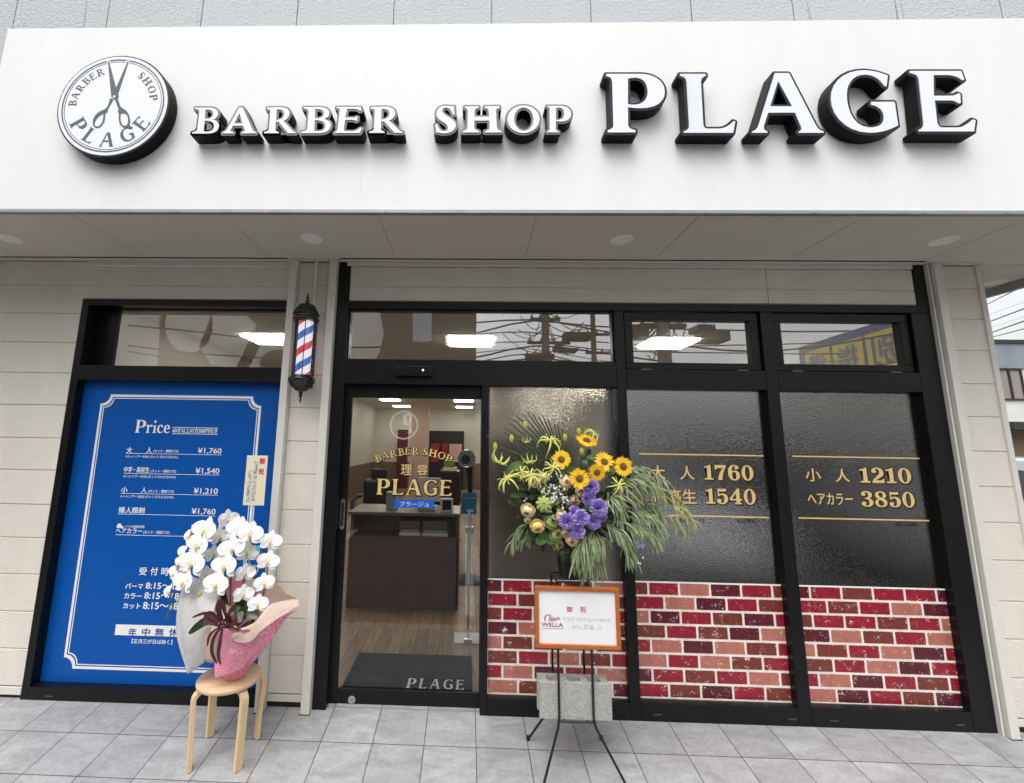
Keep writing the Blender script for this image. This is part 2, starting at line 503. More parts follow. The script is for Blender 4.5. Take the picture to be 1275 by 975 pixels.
def area(p): return .5 * sum(p[i][0] * p[(i + 1) % len(p)][1] - p[(i + 1) % len(p)][0] * p[i][1] for i in range(len(p)))
def orient(polys):
    """outer rings counter-clockwise, counters clockwise"""
    o = []
    for i, p in enumerate(polys):
        inside = 0
        x, y = p[0]
        for j, q in enumerate(polys):
            if i == j: continue
            c = False
            for k in range(len(q)):
                (x1, y1), (x2, y2) = q[k], q[(k + 1) % len(q)]
                if (y1 > y) != (y2 > y) and x < (x2 - x1) * (y - y1) / (y2 - y1) + x1: c = not c
            inside += c
        ccw = area(p) > 0
        o.append(p if ccw == (inside % 2 == 0) else p[::-1])
    return o
def offset(polys, t):
    """grow outlines by t with round outer corners"""
    res = []
    for p in orient(polys):
        n = len(p); q = []
        for i in range(n):
            a, b, c = Vector(p[i - 1]), Vector(p[i]), Vector(p[(i + 1) % n])
            d1, d2 = (b - a), (c - b)
            if d1.length < 1e-9 or d2.length < 1e-9: continue
            d1.normalize(); d2.normalize()
            n1, n2 = Vector((d1.y, -d1.x)), Vector((d2.y, -d2.x))
            cr = d1.x * d2.y - d1.y * d2.x
            if cr > .25:
                ang = math.atan2(cr, d1.dot(d2)); k = max(2, int(ang / .35))
                for s in range(k + 1):
                    th = ang * s / k
                    q.append((b.x + t * (n1.x * math.cos(th) - n1.y * math.sin(th)), b.y + t * (n1.x * math.sin(th) + n1.y * math.cos(th))))
            else:
                mv = n1 + n2
                if mv.length < 1e-6: q.append(tuple(b + n1 * t)); continue
                mv.normalize()
                q.append(tuple(b + mv * (t / max(.45, mv.dot(n1)))))
        res.append(q)
    return res
def bounds(polys):
    xs = [a[0] for p in polys for a in p]; ys = [a[1] for p in polys for a in p]
    return min(xs), max(xs), min(ys), max(ys)
def fit(polys, x0, x1, y0, y1):
    a, b, c, d = bounds(polys)
    return [[(x0 + (x - a) / (b - a) * (x1 - x0), y0 + (y - c) / (d - c) * (y1 - y0)) for x, y in p] for p in polys]
def plate(mb, polys, yf, yb, front=0, side=0):
    """outline in X,Z pressed between planes yf (front) and yb"""
    polys = orient(polys)
    outs = [p for p in polys if area(p) > 0]
    if len(outs) > 1:
        def inside(p, q):
            x, y = p[0]; c = False
            for k in range(len(q)):
                (x1, y1), (x2, y2) = q[k], q[(k + 1) % len(q)]
                if (y1 > y) != (y2 > y) and x < (x2 - x1) * (y - y1) / (y2 - y1) + x1: c = not c
            return c
        for q in outs: plate(mb, [q] + [p for p in polys if area(p) <= 0 and inside(p, q)], yf, yb, front, side)
        return mb
    flat = [a for p in polys for a in p]
    tris = tessellate_polygon([[Vector((a[0], a[1], 0)) for a in p] for p in polys])
    fv = [(x, yf, z) for x, z in flat]
    fs = []
    for t in tris:
        (ax, ay), (bx, by), (cx, cy) = [flat[i] for i in t]
        s = (bx - ax) * (cy - ay) - (by - ay) * (cx - ax)
        fs.append(tuple(t) if s > 0 else tuple(t)[::-1])
    mb.add(fv, fs, front)
    if yb is None: return mb
    o = 0
    for p in polys:
        n = len(p)
        vs = [(x, yf, z) for x, z in p] + [(x, yb, z) for x, z in p]
        mb.add(vs, [(i, n + i, n + (i + 1) % n, (i + 1) % n) for i in range(n)], side)
    bv = [(x, yb, z) for x, z in flat]
    mb.add(bv, [q[::-1] for q in fs], side)
    return mb
def ell(cx, cy, rx, ry, n=40, rot=0):
    return [(cx + rx * math.cos(a) * math.cos(rot) - ry * math.sin(a) * math.sin(rot), cy + rx * math.cos(a) * math.sin(rot) + ry * math.sin(a) * math.cos(rot)) for a in [2 * PI * k / n for k in range(n)]]

# letter shapes traced from the sign, in the photograph's pixels (crop offset, scale)
TRACE = {
 'P': ((520, 70, 3.984), 'M 935,88 L 1115,88 C 1185,92 1226,130 1226,178 C 1226,225 1185,258 1110,258 C 1085,258 1060,257 1043,252 L 1044,340 C 1045,356 1058,362 1080,367 L 1080,378 L 943,378 L 943,367 C 962,362 971,355 971,340 L 965,125 C 963,108 955,104 935,98 Z M 1043,112 C 1060,107 1075,106 1085,107 C 1125,112 1140,140 1141,175 C 1141,212 1120,236 1085,240 C 1070,242 1055,241 1043,238 Z'),
 'L': ((820, 70, 5.795), 'M 155,128 L 340,128 L 340,142 C 325,150 308,155 305,185 L 322,490 C 323,512 335,522 355,523 L 430,523 C 480,522 510,500 540,468 L 553,472 L 538,553 L 182,553 L 182,542 C 205,535 220,525 220,500 L 202,190 C 200,160 185,150 155,142 Z'),
 'A': ((820, 70, 5.795), 'M 838,122 L 940,122 L 1130,490 C 1150,525 1160,535 1190,542 L 1190,553 L 1012,553 L 1012,543 C 1030,537 1035,525 1028,510 L 985,408 L 790,408 L 762,495 C 755,525 760,535 785,543 L 785,553 L 675,553 L 675,543 C 700,535 712,520 722,495 Z M 862,178 L 805,362 L 964,362 Z'),
 'G': ((1000, 70, 5.3125), 'M 560,128 L 550,202 L 535,196 C 505,150 465,124 410,122 C 330,122 288,180 288,255 C 288,350 330,468 440,472 C 490,472 525,455 533,420 C 538,380 520,335 450,322 L 450,302 L 605,302 L 628,458 C 570,490 510,507 440,507 C 290,505 185,400 183,280 C 183,160 280,93 400,93 C 470,94 515,112 560,128 Z'),
 'E': ((1000, 70, 5.3125), 'M 705,98 L 1045,98 L 1065,155 L 1050,160 C 1030,140 1000,128 960,125 L 862,125 L 864,262 L 970,262 C 1000,262 1010,255 1025,245 L 1038,250 L 1042,310 L 1027,312 C 1010,300 995,293 970,293 L 870,293 L 885,430 C 890,465 905,472 930,472 L 1020,472 C 1060,470 1090,445 1120,418 L 1140,425 L 1130,498 L 768,498 L 765,487 C 790,480 800,460 795,430 L 765,160 C 762,130 745,120 708,112 Z'),
 'B': ((230, 110, 4.397), 'M 66,108 L 140,108 C 175,110 187,125 185,142 C 183,162 170,170 155,173 C 180,178 192,192 188,212 C 183,240 160,250 130,250 L 48,250 L 50,242 C 65,240 75,236 77,222 L 88,135 C 88,122 82,118 66,115 Z M 120,118 L 116,169 L 135,169 C 152,166 160,155 160,142 C 160,126 148,118 120,118 Z M 115,179 L 109,239 L 130,240 C 152,238 163,226 163,208 C 162,190 150,179 115,179 Z'),
 'R': ((230, 110, 4.397), 'M 458,108 L 530,106 C 568,107 580,125 578,142 C 576,165 560,178 545,182 L 595,238 C 600,243 605,245 612,247 L 612,252 L 570,252 L 520,189 L 505,187 L 502,225 C 502,240 512,243 520,245 L 520,252 L 440,252 L 440,245 C 455,243 465,238 467,225 L 475,135 C 476,122 470,118 458,116 Z M 510,118 L 506,178 C 535,178 550,162 550,145 C 550,125 538,118 510,118 Z'),
 'S': ((520, 70, 3.984), 'M 180,248 L 183,292 L 174,293 C 168,268 155,256 140,256 C 128,256 122,264 123,274 C 125,290 150,300 168,313 C 185,325 192,338 188,352 C 183,375 160,386 130,386 C 115,386 105,382 93,380 L 88,340 L 97,340 C 103,362 115,375 130,376 C 145,376 152,368 150,355 C 147,338 125,330 110,318 C 97,308 92,295 95,280 C 99,258 118,246 140,247 C 153,247 165,252 172,249 Z'),
 'H': ((520, 70, 3.984), 'M 235,248 L 303,248 L 303,256 C 290,260 283,264 283,280 L 283,302 L 355,302 L 353,280 C 352,264 348,260 333,256 L 333,248 L 405,247 L 405,256 C 392,260 388,265 389,280 L 393,350 C 394,368 402,372 416,376 L 416,384 L 335,384 L 335,376 C 352,372 358,368 357,352 L 356,322 L 282,322 L 281,352 C 281,368 288,372 305,376 L 305,384 L 225,384 L 225,376 C 240,372 247,368 248,352 L 250,280 C 250,264 245,260 235,256 Z'),
}
YL = -.808                                            # front plane of the channel letters
GL = {}
for ch, ((ox, oy, sc), dd) in TRACE.items():
    pl = [[(q.x, q.z) for q in [PY(ox + x / sc, oy + y / sc, YL) for x, y in p]] for p in parse(dd)]
    a, b, c_, e_ = bounds(pl)
    hgt = e_ - c_
    GL[ch] = [[((x - a) / hgt * 100, (y - c_) / hgt * 100) for x, y in p] for p in pl]
    if ch in 'PLAGE':
        TRACE[ch] = pl
GL['O'] = [ell(52, 50, 52, 50), ell(53, 50, 31, 42)]
for k, dd in {
 '1': 'M 6,0 L 52,0 L 52,9 C 42,10 40,11 40,17 L 40,100 L 32,100 C 26,93 18,90 6,88 L 6,80 L 17,80 C 20,80 21,79 21,75 L 21,17 C 21,11 17,10 6,9 Z',
 '2': 'M 4,0 L 58,0 L 60,27 L 53,27 C 51,19 48,17 42,17 L 22,17 C 28,26 40,32 50,42 C 56,48 59,56 59,68 C 59,90 47,102 30,102 C 14,102 4,91 4,78 C 4,70 9,64 16,64 C 22,64 27,69 27,75 C 27,82 22,84 22,88 C 22,91 25,93 29,93 C 36,93 40,85 40,70 C 40,48 12,35 4,10 Z',
 '3': 'M 28,102 C 46,102 57,92 57,77 C 57,66 51,58 41,54 C 53,50 60,41 60,28 C 60,10 47,-2 28,-2 C 12,-2 2,7 2,19 C 2,27 7,32 14,32 C 21,32 25,27 25,21 C 25,16 21,14 21,11 C 21,8 24,6 28,6 C 36,6 40,14 40,28 C 40,42 35,49 25,49 L 20,49 L 20,58 L 25,58 C 34,58 38,65 38,77 C 38,88 34,94 27,94 C 24,94 21,92 21,90 C 21,87 25,85 25,80 C 25,74 21,70 15,70 C 8,70 4,75 4,81 C 4,93 13,102 28,102 Z',
 '4': 'M 24,0 L 58,0 L 58,8 C 52,9 51,10 51,15 L 51,24 L 62,24 L 62,34 L 51,34 L 51,102 L 40,102 L 0,36 L 0,24 L 32,24 L 32,15 C 32,10 30,9 24,8 Z M 32,34 L 10,34 L 32,72 Z',
 '5': 'M 9,101 C 20,97 40,97 52,101 L 52,84 C 40,80 25,81 16,83 L 14,62 C 19,66 25,68 32,68 C 48,68 59,55 59,35 C 59,12 46,-2 27,-2 C 12,-2 2,7 2,19 C 2,27 7,32 14,32 C 21,32 25,27 25,21 C 25,16 21,14 21,11 C 21,8 24,6 28,6 C 36,6 40,16 40,34 C 40,50 36,58 28,58 C 22,58 18,54 16,49 L 8,50 Z',
 '6': 'M 31,102 C 47,102 56,94 56,84 C 56,77 51,72 45,72 C 39,72 35,76 35,82 C 35,87 39,89 38,91 C 37,93 34,94 32,94 C 24,94 21,82 21,58 C 25,62 30,64 36,64 C 50,64 60,52 60,32 C 60,11 48,-2 31,-2 C 12,-2 1,16 1,48 C 1,82 13,102 31,102 Z M 31,55 C 24,55 21,48 21,32 C 21,14 24,6 31,6 C 38,6 41,14 41,31 C 41,48 38,55 31,55 Z',
 '7': 'M 3,100 L 60,100 L 60,88 C 48,62 40,35 38,-1 L 17,-1 C 18,30 28,55 44,79 L 22,79 C 15,79 12,77 10,68 L 3,68 Z',
 '8': 'M 30,102 C 47,102 57,92 57,77 C 57,67 52,59 43,54 C 54,49 60,40 60,27 C 60,10 48,-2 30,-2 C 12,-2 0,9 0,26 C 0,39 7,47 18,51 C 8,57 3,65 3,77 C 3,92 14,102 30,102 Z M 30,94 C 24,94 20,87 20,79 C 20,69 27,64 36,59 C 40,64 41,70 41,78 C 41,88 37,94 30,94 Z M 30,6 C 38,6 43,13 43,22 C 43,33 34,40 23,46 C 18,41 16,34 16,26 C 16,13 22,6 30,6 Z',
 'r': 'M 2,0 L 34,0 L 34,5 C 26,6 25,8 25,14 L 25,40 C 29,48 34,52 38,52 C 40,48 43,46 46,46 C 51,46 54,50 54,55 C 54,60 50,64 44,64 C 36,64 29,58 25,48 L 25,64 L 2,60 L 2,55 C 9,54 10,52 10,46 L 10,14 C 10,8 9,6 2,5 Z',
 'i': 'M 2,0 L 34,0 L 34,5 C 26,6 25,8 25,14 L 25,64 L 2,60 L 2,55 C 9,54 10,52 10,46 L 10,14 C 10,8 9,6 2,5 Z',
 'c': 'M 52,16 C 47,9 42,7 36,7 C 25,7 19,18 19,34 C 19,49 23,58 31,58 C 36,58 36,53 38,48 C 40,44 44,43 47,44 C 52,46 53,52 50,57 C 46,62 40,65 33,65 C 15,65 3,51 3,31 C 3,11 14,-1 30,-1 C 41,-1 50,4 55,13 Z',
 'e': 'M 54,15 C 49,8 43,6 37,6 C 26,6 19,16 19,32 L 55,32 C 55,53 46,65 31,65 C 14,65 3,51 3,31 C 3,11 14,-1 31,-1 C 42,-1 51,4 57,13 Z M 19,38 L 39,38 C 39,52 37,58 30,58 C 23,58 19,50 19,38 Z',
 }.items(): GL[k] = parse(dd)
GL['0'] = [ell(31, 50, 30, 52), ell(31, 50, 12, 44)]
GL['i'] = [[(x, y * .94) for x, y in GL['i'][0]], ell(17, 88, 10, 10, 16)]
GL['I'] = parse('M 2,0 L 40,0 L 40,6 C 30,8 30,10 30,18 L 30,82 C 30,90 30,92 40,94 L 40,100 L 2,100 L 2,94 C 12,92 12,90 12,82 L 12,18 C 12,10 12,8 2,6 Z')
def word(txt, gap=12):
    """letters side by side, 100 units tall, as (polys) per letter"""
    x, o = 0, []
    for ch in txt:
        if ch == ' ': x += 45; continue
        g = GL[ch]; a, b, _, _ = bounds(g)
        o.append([[(px - a + x, py) for px, py in p] for p in g]); x += b - a + gap
    return o
def fit_word(txt, x0, x1, z0, z1, gap=12):
    w_ = word(txt, gap)
    al = [p for g in w_ for p in g]
    a, b, c_, d_ = bounds(al)
    tr = lambda x, y: (x0 + (x - a) / (b - a) * (x1 - x0), z0 + (y - c_) / (d_ - c_) * (z1 - z0))
    return [[[tr(x, y) for x, y in p] for p in g] for g in w_]
def arc_word(txt, cx, cz, rad, h, a0, a1, inward=False, wf=1.0):
    """letters along an arc; angles in degrees, clockwise from straight up"""
    w_ = word(txt, 14)
    al = [p for g in w_ for p in g]
    a, b, _, _ = bounds(al)
    o = []
    for g in w_:
        ga, gb, _, _ = bounds(g)
        t = ((ga + gb) / 2 - a) / (b - a)
        th = R_(a0 + (a1 - a0) * t)
        k = h / 100
        res = []
        for p in g:
            q = []
            for x, y in p:
                lx = (x - (ga + gb) / 2) * k * wf; ly = y * k
                if not inward:
                    rr = rad + ly
                    q.append((cx + rr * math.sin(th) + lx * math.cos(th), cz + rr * math.cos(th) - lx * math.sin(th)))
                else:
                    rr = rad - ly
                    q.append((cx + rr * math.sin(th) - lx * math.cos(th), cz + rr * math.cos(th) + lx * math.sin(th)))
            res.append(q)
        o.append(res)
    return o
# text with the built-in font (kana, kanji, plain figures)
_fc = {}
def text_faces(body, bold=0.0):
    key = (body, bold)
    if key in _fc: return _fc[key]
    cu = bpy.data.curves.new('t', 'FONT')
    cu.body = body; cu.size = 1; cu.offset = bold; cu.resolution_u = 4
    ob = bpy.data.objects.new('t', cu)
    COL.objects.link(ob)
    dg = bpy.context.evaluated_depsgraph_get()
    dg.update()
    me = bpy.data.meshes.new_from_object(ob.evaluated_get(dg))
    vs = [(v.co.x, v.co.y) for v in me.vertices]
    fs = [tuple(p.vertices) for p in me.polygons]
    bpy.data.objects.remove(ob); bpy.data.curves.remove(cu); bpy.data.meshes.remove(me)
    _fc[key] = (vs, fs)
    return vs, fs
def text(mb, body, x0, x1, z0, z1, y, bold=0.0, mi=0):
    vs, fs = text_faces(body)
    if not vs: return
    a = min(v[0] for v in vs); b = max(v[0] for v in vs); c_ = min(v[1] for v in vs); d_ = max(v[1] for v in vs)
    h = bold * (z1 - z0)
    for k, (sx, sz) in enumerate(((0, 0),) if not bold else ((0, 0), (h, 0), (-h, 0), (0, h * .7), (0, -h * .7))):
        mb.add([(x0 + sx + (v[0] - a) / (b - a) * (x1 - x0), y - k * 3e-5, z0 + sz + (v[1] - c_) / (d_ - c_) * (z1 - z0)) for v in vs], fs, mi)

# ------------------------------------------------------------------ ground
def sheet(name, x0, x1, ys, zf, ma, nx=1):
    vs, fs = [], []
    xs = [x0 + (x1 - x0) * i / nx for i in range(nx + 1)]
    for y in ys:
        for x in xs: vs.append((x, y, zf(y)))
    k = nx + 1
    for j in range(len(ys) - 1):
        for i in range(nx):
            fs.append((j * k + i, j * k + i + 1, (j + 1) * k + i + 1, (j + 1) * k + i))
    mb = MB().add(vs, fs)
    return tag(mb.build(name, ma), kind='structure')
sheet('ground', -250, 250, [-250, -20, 20, 250], lambda y: -.275, M_asphalt)
sheet('paving', -9, 9, [-1.75, -.9, 0.09], fz, M_tiles)
kb = MB().box(-9, 9, -1.87, -1.752, -.30, fz(-1.75) - .002)
tag(kb.build('kerb', M_concrete, bevel=.01), kind='structure')
ln = MB()
for i in range(7): ln.box(-7.5 + i * 2.5, -7.38 + i * 2.5, -6.9, -2.2, -.274, -.271)
tag(ln.build('parking_lines', M_white), kind='structure')

# ------------------------------------------------------------------ the shop building
shop = thing('shop_building', 'white fronted barber shop building with deep canopy and black framed shopfront', 'building', (0, 0, 0))
ZT = 2.693
def boards(mb, x0, x1, joints, y=0.0, th=.016):
    """lapped boards between joint heights, each with an open groove below"""
    js = sorted(joints)
    for a, b in zip(js, js[1:]):
        mb.box(x0, x1, y, y + th, a + .004, b - .003)
    mb.box(x0, x1, y + .007, y + .035, js[0], js[-1])
zl = [.071, .295, .523, .757, .992, 1.212, 1.445, 1.667, 1.901, 2.134, 2.361, 2.581, 2.80, 2.99]
s = MB()
boards(s, -9, -2.868, zl)
s2 = [z for z in zl if z > ZT + .01]
boards(s, -2.868, -1.31, [ZT + .003] + s2)
boards(s, -.90, 2.137, [ZT + .003, 2.806, 2.96])
boards(s, 2.141, 3.163, [ZT + .003, 2.806, 2.96])
boards(s, -1.256, -1.018, [.079, .305, .527, .749, .988, 1.212, 1.451, 1.674, 1.909, 2.138, 2.366, 2.594, 2.815, 2.99])
boards(s, 3.322, 3.60, [.079, .305, .527, .749, .995, 1.228, 1.456, 1.685, 1.915, 2.14, 2.372, 2.596, 2.82, 2.99])
wall = s.build('siding_wall', M_siding, shop, bevel=.0025)
s = MB()
for i in range(13):                                    # return wall round the corner
    z0, z1 = zl[i], zl[i + 1]
    s.box(3.605, 3.618, .02, 13.4, z0 + .003, z1 - .003)
s.box(3.56, 3.606, .036, 13.4, -.28, 2.99)
s.build('side_wall', M_siding, shop)
MB().box(-9, -3.3, .04, .10, -.05, 2.99).build('wall_backing', M_siding, shop)
s = MB()
s.box(-9, -2.87, -.004, .012, .022, .068); s.box(-1.254, -1.02, -.004, .012, .036, .076); s.box(3.322, 3.60, -.004, .012, .036, .076)
s.box(-9, -2.87, .002, .01, 2.955, 2.99); s.box(-.9, 3.163, -.012, .012, 2.962, 2.992); s.box(-2.868, -1.312, -.012, .012, 2.955, 2.991)
s.box(3.598, 3.632, -.014, .03, .03, 2.992)
s.build('starter_trim', M_trim, shop, bevel=.002)
for a, b, z_ in ((-9, -2.87, .022), (-1.256, -1.018, .036), (3.322, 3.62, .036)):
    MB().box(a, b, .008, .03, -.08, z_).build('base_strip', M_rubber, shop)
for x0, x1 in ((-1.31, -1.258), (-1.018, -.962), (3.266, 3.32)):
    MB().box(x0, x1, -.055, .02, fz(-.055) - .002, 2.993).build('trim_post', M_trim, shop, bevel=.003)
    MB().box(x0 - .004, x1 + .004, -.059, .0, fz(-.06) - .012, fz(-.06) + .004).build('post_foot', M_rubber, shop)
MB().box(3.244, 3.256, -.03, .02, -.03, 2.99).build('light_strip', M_trim, shop)
MB().tube([(-1.125, -.022, 2.99), (-1.125, -.022, 2.60)], .013, 10).build('conduit', M_trim, shop)
# upper wall of weathered panels above the canopy
s = MB()
ux = [-3.8167 + .795 * k for k in range(-7, 12)]
ux[-1] = 4.47
for a, b in zip(ux, ux[1:]):
    s.box(a + .004, b - .004, -.02, .02, 4.1, 7.4)
s.box(ux[0], 4.2, -.005, 4, 3.012, 7.38); s.box(ux[0], 3.6, 4, 13.4, 2.962, 7.38)  # solid core behind the panels, added to stop sky light leaking in
s.build('upper_wall', M_upper, shop)
# canopy
s = MB()
fx = [-2.96, -.635, 2.275, 4.262]
for a, b in zip(fx, fx[1:]):
    s.box(a + .0003, b - .0003, -.725, -.69, 3.004, 4.245)
s.box(-2.958, 4.26, -.72, -.03, 3.01, 4.235)
s.build('fascia', M_fascia, shop)
s = MB()
s.box(-9, 4.262, -.732, -.70, 2.984, 3.003)
s.box(4.23, 4.272, -.70, 4, 2.93, 3.24)
for px in (100, 222, 341, 480, 611, 744, 878, 1013, 1152, 1254):
    q = PZ(px, 266, 2.985)
    s.box(q.x - .008, q.x + .008, -.734, -.728, 2.985, 2.992)
s.build('drip_edge', M_drip, shop)
s = MB()
jx = [PZ(u, v, 2.998).x for u, v in ((95, 270), (280, 271), (471, 272), (666, 272), (850, 288), (1067, 274))]
st = (jx[5] - jx[0]) / 5
jx = [jx[0] + st * k for k in range(-6, 8)]
for a, b in zip(jx, jx[1:]):
    b2 = min(b, 4.23)
    if a < 4.2: s.box(a + .0025, b2 - .0025, -.70, -.075, 2.994, 3.002)
s.box(-9, 4.23, -.70, .05, 2.9985, 3.0045)
s.box(-9, 3.60, -.052, .0, 2.9935, 2.998)
for a, b in ((.0, 1.3), (1.305, 2.6), (2.605, 4)): s.box(3.60, 4.23, a, b - .005, 2.994, 3.002)
s.build('soffit', M_soffit, shop)
s = MB()
s.box(-9, -1.33, -.064, -.058, 2.9925, 2.9975); s.box(-.94, 3.2, -.064, -.058, 2.9925, 2.9975)
s.build('soffit_vent', M_rubber, shop)
for u, v in ((12, 297), (388, 297), (774, 298.7), (1174.5, 300), (1238, 352)):
    q = PZ(u, v, 2.992)
    mb = MB()
    mb.lathe([(.073, 2.9935), (.073, 2.989), (.066, 2.987), (.058, 2.9885), (.056, 2.9925)], 28, 0, q.x, q.y)
    dl = mb.build('downlight', M_white, shop)
    mb = MB(); mb.lathe([(.055, 2.9905), (.045, 2.9915), (.02, 2.992), (.001, 2.992)], 24, 0, q.x, q.y)
    mb.build('lens', mat('lamp_lens', (.80, .79, .75), .3), dl)

# ------------------------------------------------------------------ shopfront frames and panes
YF = -.008
def frame(boxes, name='window_frame', y0=YF, y1=.10, b=.003):
    s = MB()
    for q in boxes:
        a, e = (q[4], q[5]) if len(q) > 4 else (y0, y1)
        s.box(q[0], q[1], a, e, q[2], q[3])
    return s.build(name, M_black, shop, bevel=b)
def pane(parent, x0, x1, z0, z1, y, ma, name='pane'):
    s = MB().add([(x0, y, z0), (x1, y, z0), (x1, y, z1), (x0, y, z1)], [(0, 1, 2, 3)])
    return s.build(name, ma, parent)
# main shopfront
frame([(-.96, -.872, -.05, 2.992), (-.871, 3.164, 2.637, 2.692), (-.871, 1.04, 2.084, 2.262), (1.108, 2.064, 2.076, 2.212), (2.149, 3.104, 2.076, 2.212),
       (.102, .149, -.05, 2.083), (1.041, 1.107, -.05, 2.636), (2.065, 2.148, -.05, 2.636), (3.105, 3.242, -.05, 2.636), (3.166, 3.242, 2.637, 2.992),
       (.150, 1.040, -.05, .097), (1.108, 2.064, -.05, .103), (2.149, 3.104, -.05, .108),
       (.101, 3.243, -.05, -.012, -.016, -.009)], 'shopfront_frame')
tw = frame([(-.871, -.862, 2.263, 2.636, .02, .09), (1.03, 1.0395, 2.263, 2.636, .02, .09), (-.862, 1.03, 2.263, 2.269, .02, .09), (-.862, 1.03, 2.630, 2.636, .02, .09)], 'window', b=0)
pane(tw, -.875, 1.045, 2.255, 2.64, .045, M_glass)
for x0, x1 in ((1.119, 2.058), (2.160, 3.098)):
    z0, z1, t = 2.218, 2.630, .056
    w_ = frame([(x0, x1, z1 - t, z1), (x0, x1, z0, z0 + t - .008), (x0, x0 + t, z0 + t - .008, z1 - t), (x1 - t, x1, z0 + t - .008, z1 - t)], 'awning_window', .014, .075)
    pane(w_, x0 + t - .006, x1 - t + .006, z0 + t - .012, z1 - t + .006, .045, M_glass)
    for xh in (x0 + .10, x1 - .17): MB().box(xh, xh + .07, .004, .016, z0 - .006, z0 - .001).build('hinge_cover', M_drip, w_)
# lower panes with lettering and printed brick
gold_lines = MB()
def lettering(name, parent, polysets, y, grow, ma=None, shadow=(0, 0)):
    s = MB()
    for g in polysets:
        bk = [[(x + shadow[0], z + shadow[1]) for x, z in p] for p in offset(g, grow)]
        plate(s, bk, y - .0006, None, 1)
        plate(s, g, y - .0014, None, 0)
    return s.build(name, [ma or M_gold, M_blackvinyl], parent)
def px_box(u0, u1, v0, v1, Y):
    """photo box (left, right, top, bottom) on the plane Y"""
    a, b = PY(u0, (v0 + v1) / 2, Y), PY(u1, (v0 + v1) / 2, Y)
    c_, e_ = PY((u0 + u1) / 2, v1, Y), PY((u0 + u1) / 2, v0, Y)
    return a.x, b.x, c_.z, e_.z
YG = .045
panes = []
for i, (x0, x1, z1, ma) in enumerate(((.148, 1.042, 2.085, M_castclear), (1.106, 2.066, 2.078, M_castdark), (2.147, 3.107, 2.078, M_castdark))):
    zb = (.795, .803, .803)[i]
    p_ = pane(shop, x0, x1, zb + .002, z1, YG, ma, 'window_pane')
    f_ = MB().add([(x0, YG - .002, .09), (x1, YG - .002, .09), (x1, YG - .002, zb), (x0, YG - .002, zb)], [(0, 1, 2, 3)])
    o = f_.build('brick_film', M_brick, p_)
    # shift the print so every pane starts its own bricks
    dx, dz = ((.148, .1005), (1.106, .1065), (2.147, .1085))[i]
    me = o.data
    for v in me.vertices: v.co.x -= dx - (0, 2.0, 4.2)[i]; v.co.z -= dz
    o.location = (dx - (0, 2.0, 4.2)[i], 0, dz)
    panes.append(p_)
    wb = MB().box(x0, x1, YG - .0032, YG - .0024, zb - .009, zb + .001)
    wb.build('film_edge', M_white, p_)
def price_pane(parent, off, sc, line1, line2, rows, tiny):
    s = MB()
    def B(x0, x1, y0, y1): return px_box(off[0] + x0 / sc, off[0] + x1 / sc, off[1] + y0 / sc, off[1] + y1 / sc, YG)
    for l_ in (line1, line2):
        x0, x1, y = l_
        a = PY(off[0] + x0 / sc, off[1] + y / sc, YG); b = PY(off[0] + x1 / sc, off[1] + y / sc, YG)
        s.add([(a.x, YG - .001, a.z - .004), (b.x, YG - .001, a.z - .004), (b.x, YG - .001, a.z + .0045), (a.x, YG - .001, a.z + .0045)], [(0, 1, 2, 3)])
    s.build('gold_rule', M_gold, parent)
    for jp, num in rows:
        for ch, bx in jp:
            t = MB()
            b = B(*bx)
            text(t, ch, b[0] + .006, b[1] + .006, b[2] - .005, b[3] - .005, YG - .0008, .03, 1)
            text(t, ch, *b, YG - .0015, .016, 0)
            t.build('lettering', [M_gold, M_blackvinyl], parent)
        lettering('figures', parent, fit_word(num[0], *B(*num[1]), gap=9), YG, .006, shadow=(.004, -.003))
    for bd, bx in tiny:
        t = MB(); text(t, bd, *B(*bx), YG - .001, 0, 0)
        t.build('small_print', M_blackvinyl, parent)
price_pane(panes[1], (780, 550), 7.083, (110, 1205, 106), (150, 1252, 645),
           [([('大', (215, 340, 212, 330)), ('人', (472, 596, 216, 334))], ('1760', (685, 1118, 204, 340))),
            ([('中', (215, 290, 415, 535)), ('高', (370, 480, 420, 540)), ('生', (495, 615, 424, 545))], ('1540', (700, 1138, 412, 552)))],
           [('カット・顔剃り付', (250, 690, 670, 710)), ('税込価格', (975, 1140, 680, 720))])
price_pane(panes[2], (970, 550), 6.375, (105, 1112, 115), (155, 1188, 605),
           [([('小', (210, 328, 212, 315)), ('人', (447, 556, 216, 318))], ('1210', (640, 1046, 206, 330))),
            ([('ヘアカラー', (228, 582, 408, 500))], ('3850', (652, 1074, 395, 520)))],
           [('税込価格', (930, 1095, 640, 675))])

# sliding door
YD = .062
s = MB()
s.box(-.905, -.823, .05, .078, .0, 2.11); s.box(.098, .16, .05, .078, .0, 2.11)
s.box(-.823, .098, .05, .078, 1.993, 2.11); s.box(-.823, .098, .05, .066, .008, .096)
door = s.build('sliding_door', M_black, shop, bevel=.003)
pane(door, -.826, .10, .094, 1.996, .068, M_doorglass)
s = MB(); s.box(-.872, .101, .02, .10, -.03, .004); s.build('door_sill', M_drip, shop)
a = PY(426.5, 640, .05)
hp = [(a.x + .017 * math.cos(t) , a.z + (.085 if math.sin(t) > 0 else -.085) + .017 * math.sin(t)) for t in [2 * PI * k / 24 for k in range(24)]]
s = MB(); plate(s, hp and [hp], .044, .05)
h = s.build('pull_handle', M_steel, door, bevel=.001)
s = MB(); plate(s, [[(a.x + .009 * math.cos(t), a.z + (.07 if math.sin(t) > 0 else -.07) + .009 * math.sin(t)) for t in [2 * PI * k / 20 for k in range(20)]]], .0432, None); s.build('recess', M_rubber, h)
a = PY(438, 871, .05)
